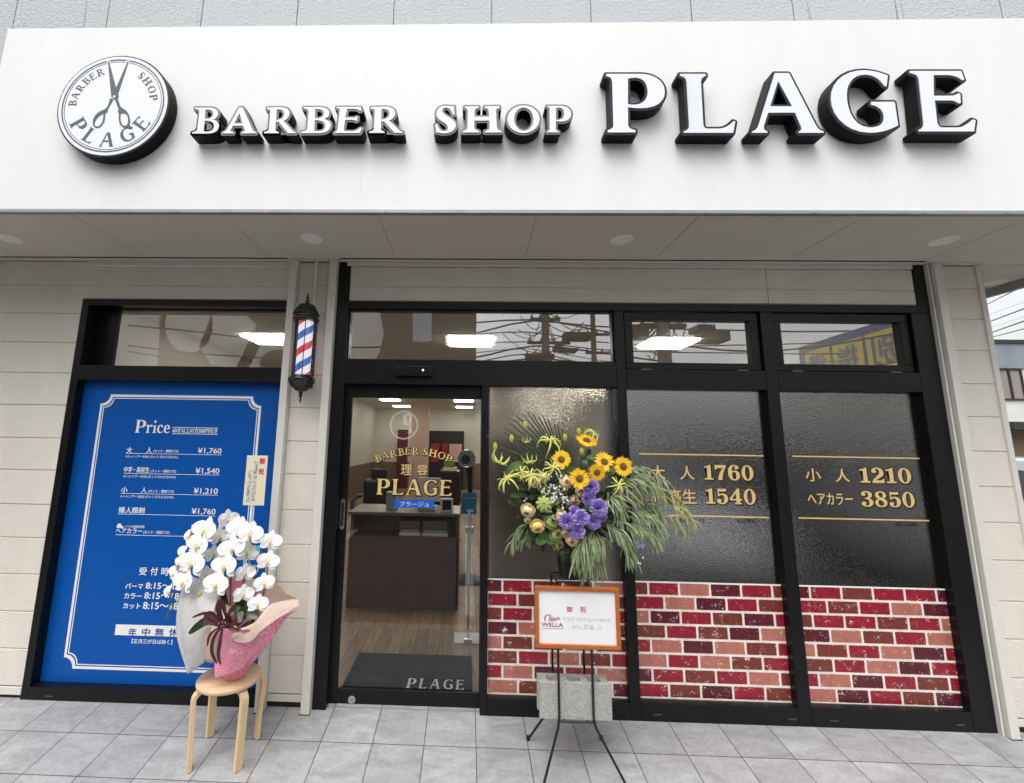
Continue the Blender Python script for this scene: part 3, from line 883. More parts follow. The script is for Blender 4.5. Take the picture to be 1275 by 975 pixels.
s = MB(); plate(s, [ell(a.x, a.z, .024, .024)], .046, .05); k = s.build('lock', M_steel, door, bevel=.002)
s = MB(); plate(s, [ell(a.x, a.z, .007, .007, 16)], .0445, .046); s.build('keyhole', M_drip, k)
def DB(x0, x1, y0, y1): return px_box(420 + x0 / 4.4316, 420 + x1 / 4.4316, 480 + y0 / 4.4316, 480 + y1 / 4.4316, YD)
lettering('lettering', door, fit_word('PLAGE', *DB(216, 632, 518, 605), gap=14), YD, .007, shadow=(.003, -.002))
# arc over it
b = DB(210, 665, 340, 425)
cx, rad = (b[0] + b[1]) / 2 - .01, .62
half = math.degrees(math.asin((b[1] - b[0]) / 2 / rad)) * .92
aw = arc_word('BARBER SHOP', cx, b[3] - .052 - rad, rad, .050, -half, half - 2)
for part_ in (aw[:6], aw[6:]): lettering('lettering', door, part_, YD, .005, shadow=(.002, -.002))
for ch, bx in (('理', (352, 412, 436, 494)), ('容', (440, 500, 436, 494))):
    s = MB(); q = DB(*bx)
    text(s, ch, q[0] - .002, q[1] + .004, q[2] - .005, q[3] + .001, YD - .0008, .035, 1); text(s, ch, *q, YD - .0016, .012, 0)
    s.build('lettering', [M_gold, M_blackvinyl], door)
q = DB(306, 545, 630, 680)
xs0, xs1, zs0, zs1 = q
e = (zs1 - zs0)
rb = [(xs0, zs0), (xs0 + e * .6, zs0), (xs0 + e * .6, zs0 + e * .1), (xs1 - e * .6, zs0 + e * .1), (xs1 - e * .6, zs0), (xs1, zs0), (xs1 - e * .35, zs0 + e * .45), (xs1, zs1 - e * .1), (xs1 - e * .35, zs1), (xs0 + e * .35, zs1), (xs0, zs1 - e * .1), (xs0 + e * .35, zs0 + e * .45)]
s = MB(); plate(s, [rb], YD - .0012, None, 0); text(s, 'プラージュ', xs0 + e * .8, xs1 - e * .8, zs0 + e * .25, zs1 - e * .22, YD - .0022, .01, 1)
s.build('ribbon_emblem', [mat('ribbon_blue', (.01, .10, .55), .4), mat('ribbon_text', (.75, .70, .55), .4)], door)
# reflection of a ring sign across the street, painted onto the glass
ma, n, l, p, o_ = newmat('painted_reflection'); p.inputs['Base Color'].default_value = (.8, .76, .70, 1); p.inputs['Alpha'].default_value = .55
q = DB(290, 446, 140, 298)
cx, cz, rr = (q[0] + q[1]) / 2, (q[2] + q[3]) / 2, (q[3] - q[2]) / 2
s = MB(); plate(s, [ell(cx, cz, rr, rr, 48), ell(cx, cz, rr * .90, rr * .90, 48)], YD - .001, None)
g = GL['P']; a, b_, c_, d_ = bounds(g)
gm = [[(cx + rr * (.62 - .72 * (x - a) / (b_ - a)), cz + rr * (-.55 + 1.35 * y / 100)) for x, y in pp] for pp in g]
plate(s, gm, YD - .001, None)
s.build('reflected_emblem', ma, door)
# door sensor
q = px_box(491.5, 537.5, 456, 468.5, -.03)
s = MB().box(q[0], q[1], -.045, YF, q[2], q[3]); sn = s.build('door_sensor', mat('sensor_case', (.006, .006, .007), .25), shop, bevel=.005)
s = MB(); plate(s, [ell(q[0] + (q[1] - q[0]) * .77, (q[2] + q[3]) / 2 + .006, .007, .007, 16)], -.0462, None); s.build('indicator', mat('led', (.6, .8, .85), .3, emit=(.7, .95, 1), estr=1.2), sn)
# small drain covers on the bottom rail
for x in (-2.70, 1.18, 2.0, 2.25, 3.0): MB().box(x, x + .05, YF - .003, YF, .035 if x > 0 else .02, .043 if x > 0 else .028).build('drain_cover', mat('drain_grey', (.05, .05, .052), .4), shop)

# left window above the price board
s = MB()
for q in ((-2.866, -2.812, -.03, 2.692, YF, .13), (-2.812, -1.332, 2.645, 2.692, YF, .13), (-1.332, -1.312, -.03, 2.692, YF, .13), (-2.812, -1.332, 2.086, 2.194, YF, .13), (-2.812, -1.332, -.03, .075, YF, .13),
          (-2.812, -2.665, 2.194, 2.645, .10, .13), (-2.665, -1.332, 2.194, 2.205, .10, .13), (-2.665, -1.332, 2.636, 2.645, .08, .13)):
    s.box(q[0], q[1], q[4], q[5], q[2], q[3])
lw = s.build('window', M_black, shop, bevel=.003)
pane(lw, -2.67, -1.325, 2.20, 2.645, .116, M_glass)

# ------------------------------------------------------------------ inside the shop
s = MB(); s.box(-3.45, 3.55, .10, 13.4, -.08, .0035); s.build('shop_floor', M_planks, shop)
s = MB(); s.box(-3.45, 3.55, .14, 13.4, 2.9, 2.96); s.build('inner_ceiling', M_ceil, shop)
s = MB()
s.box(-3.45, -3.40, .14, 13.4, .0, 2.9); s.box(3.50, 3.55, .14, 13.4, 0, 2.9); s.box(-3.45, 3.55, 13.3, 13.4, 0, 2.9)
s.box(-3.40, -1.3, .14, .16, -.02, 2.08)
s.box(-1.31, -.93, .03, .16, -.02, 2.9); s.box(-3.4, 3.5, .03, .16, 2.70, 2.9)
s.build('inner_wall', M_cream, shop)
MB().box(PY(510, 560, 11).x, PY(532, 560, 11).x, 11.0, 11.6, 0, 2.9).build('inner_pillar', mat('pink_pillar', (.56, .40, .33), .7), shop)
s = MB()
s.box(-3.40, -3.385, .2, 13.3, .0, .93); s.box(-3.40, 3.5, 13.285, 13.3, 0, .93); s.box(3.485, 3.50, .2, 13.3, 0, .93)
s.build('dado', M_brownwall, shop)
s = MB(); s.box(.20, 1.03, 1.25, 1.30, 0, 1.75); s.build('partition', M_tan, shop)
s = MB(); s.box(1.09, 3.49, .52, .56, 0, 2.2); s.build('back_screen', M_chair, shop)
def ceil_lamp(x, y, wx=.52, wy=.52):
    s = MB(); s.box(x - wx / 2 - .05, x + wx / 2 + .05, y - wy / 2 - .05, y + wy / 2 + .05, 2.893, 2.8998)
    t = s.build('ceiling_light', M_lamptray, shop)
    for k in range(3):
        yy = y - wy / 2 + wy * (k + .5) / 3
        MB().box(x - wx / 2, x + wx / 2, yy - wy * .12, yy + wy * .12, 2.872, 2.8925).build('tube', M_lamp, t)
for x in (-2.40, .03, 2.37): ceil_lamp(x, 2.09)
for y in (5.8, 9.8, 12.1):
    for x in (-2.28, -.10, 2.1): ceil_lamp(x, y, .55, .45)
# doors and shelves on the far wall
far = thing('shop_cabinet', 'dark cabinet with red posters on the far wall inside the shop', 'cabinet', (-.2, 13.2, 0))
def fp(u, v, Y): return PY(u, v, Y)
q0, q1 = fp(533, 600, 13.1), fp(578, 537, 13.1)
s = MB().box(q0.x, q1.x, 13.0, 13.28, 0, q1.z); far.location = (0, 0, 0); s.build('cabinet_body', M_chair, far)
for u0, u1, v0, v1, c_ in ((536, 547, 552, 575, 'p1'), (551, 557, 552, 570, 'p1'), (559, 575, 553, 575, 'p2')):
    a, b = fp(u0, v1, 12.98), fp(u1, v0, 12.98)
    MB().box(a.x, b.x, 12.975, 12.985, a.z, b.z).build('poster', mat(c_, (.35, .012, .02) if c_ == 'p1' else (.6, .35, .33), .5), far)
a, b = fp(493, 600, 13.2), fp(508, 535, 13.2)
s = MB().box(a.x, b.x, 13.18, 13.28, 0, b.z); o = s.build('inner_door', mat('maroon', (.10, .008, .016), .5), shop)
a, b = fp(458, 586, 9), fp(463, 534, 9)
t = thing('wall_mirror', 'narrow dark framed mirror on the side wall inside the shop', 'mirror')
s = MB().box(-3.385, -3.35, 8.3, 9.6, .95, 2.05); s.build('mirror_frame', M_chair, t)
s = MB().box(-3.35, -3.345, 8.4, 9.5, 1.0, 2.0); s.build('mirror_glass', M_steel, t)
# counter
YC = 1.70
t = thing('reception_counter', 'dark wood reception counter with an open shelf behind the glass door', 'counter', (0, 0, 0))
x0, x1 = -1.216, -.069
zt = PY(500, 638, YC).z; zs = PY(500, 668, YC).z
s = MB(); s.box(x0, x1, YC, YC + .03, 0, zs - .02); s.box(x0, x0 + .03, YC + .03, YC + .55, 0, zt - .03); s.box(x1 - .03, x1, YC, YC + .55, 0, zt - .03); s.box(x0 + .03, x1 - .03, YC + .40, YC + .43, zs, zt - .03)
s.build('counter_front', M_counter, t, bevel=.003)
s = MB().box(x0 - .02, x1 + .01, YC - .02, YC + .58, zt - .03, zt); s.build('counter_top', M_countertop, t, bevel=.003)
s = MB().box(x0 + .031, x1 - .031, YC, YC + .40, zs - .019, zs); s.build('shelf', M_counter, t)
for lab, (u0, u1, v0, v1) in (('grey receipt printer on the counter shelf, left of its pair', (497, 524, 642, 664)), ('grey receipt printer on the counter shelf, right of its pair', (525.5, 558, 641, 663.5))):
    a, b = PY(u0, v1, YC + .03), PY(u1, v0, YC + .03)
    pr = thing('receipt_printer', lab, 'printer', (0, 0, 0), 'receipt printers on the counter shelf')
    MB().box(a.x, b.x, YC + .03, YC + .30, zs + .001, zs + .038).build('printer_base', M_paper, pr, bevel=.003)
    MB().box(a.x + .004, b.x - .004, YC + .032, YC + .30, zs + .038, zs + .038 + (b.z - a.z) * .62).build('printer_cover', mat('printer_dark', (.10, .10, .105), .35), pr, bevel=.006)
    MB().box(a.x + .02, b.x - .02, YC + .029, YC + .033, zs + .05, zs + .056).build('paper_slot', M_white, pr)
def ctop(name, lab, cat, u0, u1, v0, y, dep, ma, bev=.005):
    a, b = PY(u0, 600, y), PY(u1, v0, y)
    return tag(MB().box(a.x, b.x, y, y + dep, zt + .001, b.z).build(name, ma, None, bevel=bev), lab, cat)
ctop('tissue_box', 'pale mint box of wipes on the reception counter', 'box', 481.5, 494, 613, YC + .10, .12, mat('mint', (.32, .42, .37), .5))
mon = thing('monitor', 'white backed screen standing on the reception counter', 'monitor')
a, b = PY(519, 640, YC + .35), PY(549, 595, YC + .35)
MB().box(a.x, b.x, YC + .35, YC + .37, zt + .07, b.z).build('screen_back', M_paper, mon, bevel=.006)
MB().box((a.x + b.x) / 2 - .02, (a.x + b.x) / 2 + .02, YC + .36, YC + .40, zt + .02, zt + .2).build('neck', M_white, mon)
MB().box((a.x + b.x) / 2 - .09, (a.x + b.x) / 2 + .09, YC + .30, YC + .45, zt + .001, zt + .02).build('foot', M_white, mon)
ctop('tray', 'yellow coin tray on the reception counter', 'tray', 521, 542, 631, YC + .08, .13, mat('tray_yellow', (.45, .42, .10), .5))
a, b = PY(548, 637, YC + .06), PY(564, 621, YC + .06)
ct = thing('card_terminal', 'small white card terminal with dark screen on the counter edge', 'card reader')
MB().box(a.x, b.x, YC + .06, YC + .12, zt + .001, b.z).build('case', M_paper, ct, bevel=.008)
MB().box(a.x + .022, b.x - .018, YC + .0575, YC + .06, zt + .026, b.z - .018).build('screen', M_rubber, ct)
tr_ = thing('salon_trolley', 'dark trolley with white towels and a green box inside the shop', 'trolley')
a, b = PY(551, 585, 4.1), PY(569, 574, 4.1)
zt3 = a.z
MB().box(a.x - .05, b.x + .05, 4.1, 4.5, .12, zt3 - .02).build('cabinet_body', M_chair, tr_, bevel=.01)
MB().box(a.x, b.x, 4.12, 4.4, zt3 - .019, zt3 + .035).build('towel', M_white, tr_, bevel=.012)
MB().box(a.x + .02, b.x - .04, 4.14, 4.3, zt3 + .036, b.z).build('box', mat('box_green', (.18, .35, .04), .5), tr_, bevel=.004)
for x in (a.x - .02, b.x + .02):
    for y in (4.14, 4.46): 
        s = MB(); s.tube([(x, y, .005), (x, y, .12)], .02, 10); s.build('caster', M_rubber, tr_)
# hood dryer
hd = thing('hood_dryer', 'chrome hood hair steamer on a pole inside the door glass', 'hair dryer')
YH = 2.6
a = PY(581, 571, YH)
rr = .115
s = MB(); s.lathe([(.012, 0), (.055, .012), (.09, .05), (.112, .11), (.115, .17), (.100, .175), (.09, .12)][::1], 28)
s.v = [(a.x + x * 1, YH + .11 - z * .95, a.z + y) for x, y, z in s.v]
o = s.build('hood', M_steel, hd)
s = MB(); plate(s, [ell(a.x - .012, a.z - .005, .058, .058, 28)], YH - .055, YH - .04, 0); s.build('hood_opening', M_rubber, hd)
s = MB(); s.tube([(a.x + .03, YH + .06, a.z - .08), (a.x + .05, YH + .08, a.z - .35), (a.x + .04, YH + .08, .08)], [.05, .03, .022], 12); s.tube([(a.x + .04, YH + .08, .02), (a.x + .04, YH + .08, .09)], [.2, .04], 20); s.build('pole', M_chair, hd)
# barber chairs
def chair(x, y, lab):
    t = thing('barber_chair', lab, 'chair', (x, y, 0), 'barber chairs inside the shop')
    s = MB(); s.lathe([(.28, .001), (.28, .02), (.08, .05), (.05, .35), (.05, .45)], 24); s.build('base', M_steel, t)
    s = MB().box(-.27, .27, -.27, .27, .45, .57); s.build('seat', M_chair, t, bevel=.04)
    s = MB().box(-.26, .26, .20, .33, .56, 1.02); s.build('backrest', M_chair, t, bevel=.05)
    s = MB().box(-.14, .14, .22, .32, 1.03, 1.2); s.build('headrest', M_chair, t, bevel=.03)
    for sx in (-1, 1):
        s = MB(); s.tube([(sx * .31, -.25, .50), (sx * .31, -.27, .70), (sx * .31, .0, .74), (sx * .31, .27, .72)], .035, 10); s.build('armrest', M_chair, t)
chair(-1.55, 4.6, 'black barber chair inside, nearest the side wall'); chair(-.35, 4.9, 'black barber chair inside, in line with the counter end'); chair(1.9, 5, 'black barber chair inside, behind the dark window panes')
# sanitiser stand with blue card
a = PY(584, 758, 1.05)
ss = thing('sanitiser_stand', 'steel pedestal with a blue notice and a tray beside the door', 'stand')
q0, q1 = PY(575.5, 640, 1.05), PY(593.5, 614, 1.05)
xm = (q0.x + q1.x) / 2
MB().box(q0.x, q1.x, 1.045, 1.055, q0.z, q1.z).build('notice', mat('notice_blue', (.02, .22, .45), .4), ss)
s = MB(); text(s, 'アルコール消毒', q0.x + .012, q1.x - .012, q1.z - .05, q1.z - .035, 1.0435, .01); s.box(xm - .02, xm + .035, 1.042, 1.0445, q0.z + .02, q0.z + .04); s.build('notice_print', M_white, ss)
s = MB(); s.tube([(xm, 1.06, .02), (xm, 1.06, q0.z + .01)], .009, 10); s.build('pole', M_steel, ss)
MB().box(xm - .035, xm + .04, 1.0, 1.10, q0.z - .16, q0.z - .10).build('tray', M_steel, ss, bevel=.004)
s = MB(); s.lathe([(.022, 0), (.024, .08), (.018, .1), (.01, .105), (.01, .13)], 16, 0, xm, 1.05); s.v = [(x, y, z + q0.z - .099) for x, y, z in s.v]; s.build('pump_bottle', M_paper, ss)
MB().box(xm - .12, xm + .12, .95, 1.16, .0036, .016).build('base_plate', M_paper, ss, bevel=.003)
MB().box(xm - .035, xm + .035, .94, .97, .016, .05).build('pedal', M_steel, ss, bevel=.003)
# mat
mt = thing('door_mat', 'black door mat lettered in white inside the sliding door', 'mat')
a, b, c_, d_ = PZ(445, 815, .02), PZ(588, 818, .02), PZ(412, 866, .02), PZ(600, 868, .02)
s = MB().box(-.84, .06, .20, .735, .0037, .014); s.build('mat_pile', mat('mat_black', (.008, .008, .009), .9, bump=.5, bscale=300, spec=.1), mt, bevel=.003)
q0, q1 = PZ(505, 856.5, .0145), PZ(578, 845.5, .0145)
s = MB()
for g in fit_word('PLAGE', 0, 1, 0, 1, gap=28):
    plate(s, g, 0, None)
s.v = [(q0.x + (q1.x - q0.x) * x, q0.y + (PZ(540, 845.5, .0145).y - q0.y) * z, .0149) for x, y, z in s.v]
s.build('mat_lettering', M_paper, mt)
# ------------------------------------------------------------------ channel letters on the fascia
def channel_letter(name, parent, polys, grow, trim=None, high=False):
    body = offset(polys, grow)
    s = MB(); plate(s, body, YL + .003, -.732, 0, 1)
    o = s.build(name, [trim or M_lettertrim, M_letterside], parent, bevel=.002)
    s = MB(); plate(s, polys, YL - .001, YL + .004, 0, 0)
    s.build('letter_face', M_letterwhite, o)
    s = MB()                                            # standoffs
    a, b, c_, d_ = bounds(polys)
    zz = c_ + (d_ - c_) * (.94 if high else .04)
    s.tube([((a + b) / 2, -.735, zz), ((a + b) / 2, -.72, zz)], .006, 8)
    s.build('standoff', M_letterside, o)
    return o
big = thing('channel_sign', 'large raised white letters PLAGE with black sides on the white fascia', 'sign')
for ch in 'PLAGE':
    channel_letter('letter', big, TRACE[ch], .0145, None, ch == 'A')
small = thing('channel_sign', 'smaller raised white letters BARBER SHOP with black sides on the white fascia', 'sign')
def cb(off, sc, x0, x1, y0, y1): return px_box(off[0] + x0 / sc, off[0] + x1 / sc, off[1] + y0 / sc, off[1] + y1 / sc, YL)
z0 = z1 = None
for ch, off, sc, x0, x1, y0, y1 in (('B', (230, 110), 4.397, 48, 190, 108, 250), ('A', (230, 110), 4.397, 215, 396, 106, 251), ('R', (230, 110), 4.397, 440, 613, 106, 251),
        ('B', (230, 110), 4.397, 645, 801, 101, 248), ('E', (230, 110), 4.397, 825, 972, 100, 248), ('R', (230, 110), 4.397, 1012, 1196, 100, 249),
        ('S', (520, 70), 3.984, 88, 190, 246, 386), ('H', (520, 70), 3.984, 225, 416, 247, 384), ('O', (520, 70), 3.984, 445, 605, 246, 386), ('P', (520, 70), 3.984, 642, 762, 247, 384)):
    q = cb(off, sc, x0, x1, y0, y1)
    z0, z1 = 3.4335, 3.602
    e = .004 if ch in 'SO' else 0
    g = GL[ch]
    if ch == 'A':
        g = parse('M 48,103 L 60,103 L 102,14 C 105,8 108,6 114,5 L 114,0 L 66,0 L 66,5 C 75,6 77,8 74,15 L 68,30 L 33,30 L 27,14 C 25,8 28,6 36,5 L 36,0 L 0,0 L 0,5 C 7,6 10,9 13,15 Z M 51,80 L 37,39 L 65,39 Z')
    channel_letter('letter', small, fit(g, q[0], q[1], z0 - e, z1 + e), .0125, M_smalltrim, ch in 'AR')
# round emblem
rnd = thing('round_sign', 'round white emblem sign with scissors, lettered BARBER SHOP PLAGE, at the fascia end', 'sign')
cx, cz, rr = -2.122, 3.627, .330
YR = -.803
s = MB(); plate(s, [ell(cx, cz, rr + .008, rr + .008, 96)], YR + .004, -.73, 0, 1); s.build('drum', [M_lettertrim, M_letterside], rnd, bevel=.004)
s = MB(); plate(s, [ell(cx, cz, rr - .002, rr - .002, 96)], YR, YR + .006); fc = s.build('sign_face', M_letterwhite, rnd)
M_slate = mat('slate_print', (.062, .072, .08), .35)
s = MB()
for r0, r1 in ((.309, .301), (.293, .2895)): plate(s, [ell(cx, cz, r0, r0, 96), ell(cx, cz, r1, r1, 96)], YR - .001, None)
s.build('ring', M_slate, rnd)
def RP(d): return [[(q.x, q.z) for q in [PY(60 + x / 6.5, 60 + y / 6.5, YR) for x, y in p]] for p in parse(d)]
s = MB()
plate(s, RP('M 474,102 L 500,102 L 548,330 L 540,335 Z'), YR - .0015, None, 1)
plate(s, RP('M 638,98 L 662,98 L 575,320 L 552,330 Z'), YR - .0015, None, 1)
plate(s, RP('M 485,106 L 494,108 L 550,320 L 562,400 C 560,415 545,420 530,412 L 512,392 Z'), YR - .002, None)
plate(s, RP('M 647,102 L 653,104 L 640,150 L 566,370 C 572,380 572,395 566,402 L 555,420 L 515,392 L 552,322 Z'), YR - .0022, None)
plate(s, RP('M 505,405 L 530,415 L 498,470 C 488,490 478,500 482,516 C 470,522 460,526 462,540 C 462,580 452,615 425,635 C 400,655 368,648 363,615 C 358,575 388,520 440,504 C 470,495 480,478 490,455 Z M 448,530 C 425,535 385,570 377,605 C 374,632 395,645 418,628 C 445,605 450,570 448,530 Z'), YR - .0024, None)
plate(s, RP('M 540,412 L 562,405 L 585,470 C 598,490 622,495 640,515 C 662,545 668,590 660,620 C 664,632 672,640 686,640 L 682,652 C 665,654 652,648 644,642 C 620,652 592,640 580,610 C 570,580 572,550 576,525 C 566,522 562,518 565,514 C 575,508 572,495 566,480 Z M 588,528 C 582,560 585,600 600,620 C 615,636 640,632 645,612 C 652,585 648,555 635,538 C 622,528 605,526 588,528 Z'), YR - .0024, None)
pv = PY(60 + 537 / 6.5, 60 + 394 / 6.5, YR)
plate(s, [ell(pv.x, pv.z, .008, .008, 16)], YR - .003, None, 1)
s.build('scissors_emblem', [M_slate, M_letterwhite], rnd)
s = MB()
for a_ in (('BARBER', .222, .047, -92, -20, False, .95), ('SHOP', .222, .047, 33, 84, False, .95), ('PLAGE', .273, .092, 247, 112, True, .95)):
    s = MB()
    for g in arc_word(a_[0], cx, cz, a_[1], a_[2], a_[3], a_[4], inward=a_[5], wf=a_[6]): plate(s, g, YR - .0012, None)
    s.build('sign_lettering', M_slate, rnd)

# ------------------------------------------------------------------ price board
YB = .06
pb = thing('price_board', 'blue price board with white notched border in the black window frame', 'sign board')
MB().box(-2.845, -1.335, YB, YB + .02, .076, 2.085).build('board', M_blue, pb)
def notch(x0, x1, z0, z1, r_, n=8):
    p = []
    for cx_, cz_, a0 in ((x1, z1, 270), (x0, z1, 0), (x0, z0, 90), (x1, z0, 180)):
        for k in range(n + 1):
            a = R_(a0 - 90 * k / n)
            p.append((cx_ + r_ * math.cos(a), cz_ + r_ * math.sin(a)))
    return p
bx0, bx1, bz0, bz1 = -2.672, -1.484, .158, 1.99
s = MB()
def ringb(o0, o1, r0, r1):
    plate(s, [notch(bx0 + o0, bx1 - o0, bz0 + o0, bz1 - o0, r0), notch(bx0 + o1, bx1 - o1, bz0 + o1, bz1 - o1, r1)], YB - .001, None)
ringb(0, .0165, .068, .068); ringb(.024, .030, .068, .068)
s.build('border', M_white, pb)
s = MB()
def TB(off, x0, x1, y0, y1): return px_box(off[0] + x0 / 4.25, off[0] + x1 / 4.25, off[1] + y0 / 4.25, off[1] + y1 / 4.25, YB)
o1, o2 = (50, 470), (50, 660)
yt = YB - .0012
def T1(off, body, bx, bold=.012): text(s, body, *TB(off, *bx), yt, bold)
def rule(off, x0, x1, y0, y1, th=.0028):
    a, b = PY(off[0] + x0 / 4.25, off[1] + y0 / 4.25, YB), PY(off[0] + x1 / 4.25, off[1] + y1 / 4.25, YB)
    s.box(a.x, b.x, yt, yt + .001, a.z - th / 2, a.z + th / 2)
for g in fit_word('Price', *TB(o1, 505, 690, 226, 294), gap=5): plate(s, g, yt, None)
T1(o1, '60才以上の方200円引き', (702, 938, 269, 294), .02); rule(o1, 700, 942, 264, 267, .004); rule(o1, 698, 940, 297, 299, .004)
for x, lab, par, pr, note, ln_ in (
    ((458, 488, 368, 402), '大', ((600, 733, 382, 400), '(カット・顔剃り付)'), ((835, 960, 373, 406), '¥1,760'), (452, 730, 412, 429), (455, 962, 401, 411)),
    ((445, 578, 473, 503), '中学・高校生', ((585, 720, 488, 506), '(カット・顔剃り付)'), ((823, 948, 479, 513), '¥1,540'), (440, 718, 517, 535), (442, 950, 507, 518)),
    ((430, 463, 579, 611), '小', ((573, 708, 594, 613), '(カット・顔剃り付)'), ((813, 940, 585, 620), '¥1,210'), (425, 706, 623, 641), (427, 940, 613, 623)),
    ((416, 553, 686, 719), '婦人顔剃', None, ((802, 928, 693, 728), '¥1,760'), None, (412, 928, 722, 731)),
    ((402, 540, 798, 825), 'ヘアカラー', ((547, 685, 811, 830), '(カット・顔剃り付)'), ((790, 915, 805, 840), '¥3,850'), None, (398, 915, 832, 843))):
    T1(o1, lab, x, .02)
    if par: T1(o1, par[1], par[0], .012)
    T1(o1, pr[1], pr[0], .018)
    if note: T1(o1, '※シャンプー ¥330 (カットされた方のみ)', note, .012)
    rule(o1, *ln_)
T1(o1, '人', (563, 592, 369, 401), .02); T1(o1, '人', (535, 565, 581, 611), .02)
T1(o1, 'イリヤ化粧品使用', (450, 552, 782, 796), .012)
plate(s, [[(q.x, q.z) for q in [PY(50 + x / 4.25, 470 + y / 4.25, YB) for x, y in p]] for p in parse('M 405,796 C 405,780 415,770 428,772 C 420,776 440,786 445,796 Z')], yt, None)
for ch, bx in (('受', (525, 565, 197, 238)), ('付', (585, 623, 197, 239)), ('時', (643, 682, 198, 240)), ('間', (702, 742, 199, 241))): T1(o2, ch, bx, .022)
T1(o2, 'パーマ', (452, 545, 282, 311), .03); T1(o2, '8:15～18:15', (560, 800, 280, 313), .03)
T1(o2, 'カラー', (446, 538, 334, 363), .03); T1(o2, '8:15～18:15', (553, 795, 332, 366), .03)
T1(o2, 'カット', (440, 531, 386, 416), .03); T1(o2, '8:15～18:45', (546, 790, 384, 420), .03)
q = TB(o2, 397, 870, 507, 567)
s.box(q[0], q[1], yt, yt + .001, q[2] + .006, q[3] + .002)
T1(o2, '【正月三が日は除く】', (485, 700, 578, 602), .015)
s.build('board_lettering', M_white, pb)
s = MB(); yt = YB - .0026
for ch, bx in (('年', (468, 511, 519, 559)), ('中', (540, 582, 519, 559)), ('無', (610, 655, 519, 560)), ('休', (683, 727, 520, 561))): text(s, ch, *TB(o2, *bx), yt, .022)
s.build('board_lettering', M_bluetext, pb)

# ------------------------------------------------------------------ barber pole
AX, AY = -1.133, -.125
bp_ = thing('barber_pole', 'wall mounted barber pole with red, white and blue stripes between the windows', 'barber pole', (AX, AY, 0))
zc, zb = 2.500, 2.098
s = MB()
s.lathe([(.083, zc), (.090, zc + .012), (.090, zc + .022), (.080, zc + .034), (.078, zc + .055), (.086, zc + .062), (.086, zc + .072), (.074, zc + .085), (.062, zc + .118), (.040, zc + .145), (.016, zc + .158), (.011, zc + .17), (.018, zc + .178), (.011, zc + .187), (.008, zc + .20), (.013, zc + .207), (.007, zc + .216), (.004, zc + .245), (.001, zc + .258)], 32)
for k in range(14):
    a = 2 * PI * k / 14; s.tube([(.088 * math.cos(a), .088 * math.sin(a), zc + .052), (.076 * math.cos(a), .076 * math.sin(a), zc + .086), (.045 * math.cos(a), .045 * math.sin(a), zc + .142)], .006, 6)
M_cast = mat('cast_black', (.008, .008, .009), .22, coat=.4)
s.v = [(x, y, zc + (z - zc) * .84) for x, y, z in s.v]; s.build('cap', M_cast, bp_)
s = MB()
s.lathe([(.001, zb - .17), (.005, zb - .155), (.007, zb - .125), (.013, zb - .118), (.008, zb - .108), (.016, zb - .098), (.012, zb - .09), (.030, zb - .082), (.050, zb - .065), (.072, zb - .035), (.084, zb - .018), (.090, zb - .012), (.090, zb), (.076, zb + .010), (.074, zb + .022)], 32)
for k in range(18):
    a = 2 * PI * k / 18; s.tube([(.084 * math.cos(a), .084 * math.sin(a), zb - .018), (.062 * math.cos(a), .062 * math.sin(a), zb - .05), (.03 * math.cos(a), .03 * math.sin(a), zb - .082)], .005, 6)
s.build('base_cup', M_cast, bp_)
ma, n, l, p, o_ = newmat('helix_stripes')
tc = n.new('ShaderNodeTexCoord'); sp = n.new('ShaderNodeSeparateXYZ'); l.new(tc.outputs['Object'], sp.inputs[0])
def mm(op, a, b=None):
    q = n.new('ShaderNodeMath'); q.operation = op
    for i, x in enumerate((a, b)):
        if x is None: continue
        if isinstance(x, (int, float)): q.inputs[i].default_value = x
        else: l.new(x, q.inputs[i])
    return q.outputs[0]
ang = mm('DIVIDE', mm('ARCTAN2', sp.outputs['X'], mm('MULTIPLY', sp.outputs['Y'], -1)), 2 * PI)
ph = mm('FRACT', mm('ADD', mm('SUBTRACT', mm('DIVIDE', sp.outputs['Z'], .218), ang), .11))
cr = n.new('ShaderNodeValToRGB'); cr.color_ramp.interpolation = 'CONSTANT'
W_ = (.78, .78, .80, 1); e = cr.color_ramp.elements
e[0].position = 0; e[0].color = (.03, .12, .42, 1); e[1].position = .24; e[1].color = W_
k = e.new(.5); k.color = (.55, .03, .055, 1); k = e.new(.74); k.color = W_
l.new(ph, cr.inputs[0]); l.new(cr.outputs[0], p.inputs['Base Color'])
p.inputs['Roughness'].default_value = .25; p.inputs['Coat Weight'].default_value = .6
l.new(cr.outputs[0], p.inputs['Emission Color']); p.inputs['Emission Strength'].default_value = .45  # stripes emit their own colour, a glow added to brighten them
s = MB(); s.lathe([(.052, zb + .02), (.052, zc)], 40); s.build('striped_cylinder', ma, bp_)
gm_ = m_glass('pole_glass', .06, (.97, .97, .97))
s = MB(); s.lathe([(.071, zb + .02), (.071, zc)], 40); s.build('glass_tube', gm_, bp_)
for a in (20, 160, 250, 290):
    a = R_(a); s = MB(); s.tube([(.074 * math.cos(a), .074 * math.sin(a), zb + .01), (.074 * math.cos(a), .074 * math.sin(a), zc + .01)], .0035, 6); s.build('rod', M_cast, bp_)
s = MB(); s.box(-.02, .02, .05, .125, zb - .03, zb - .005); s.box(-.02, .02, .05, .125, zc + .03, zc + .055); s.box(-.035, .035, .112, .124, zb - .05, zc + .07); s.build('bracket', M_cast, bp_)

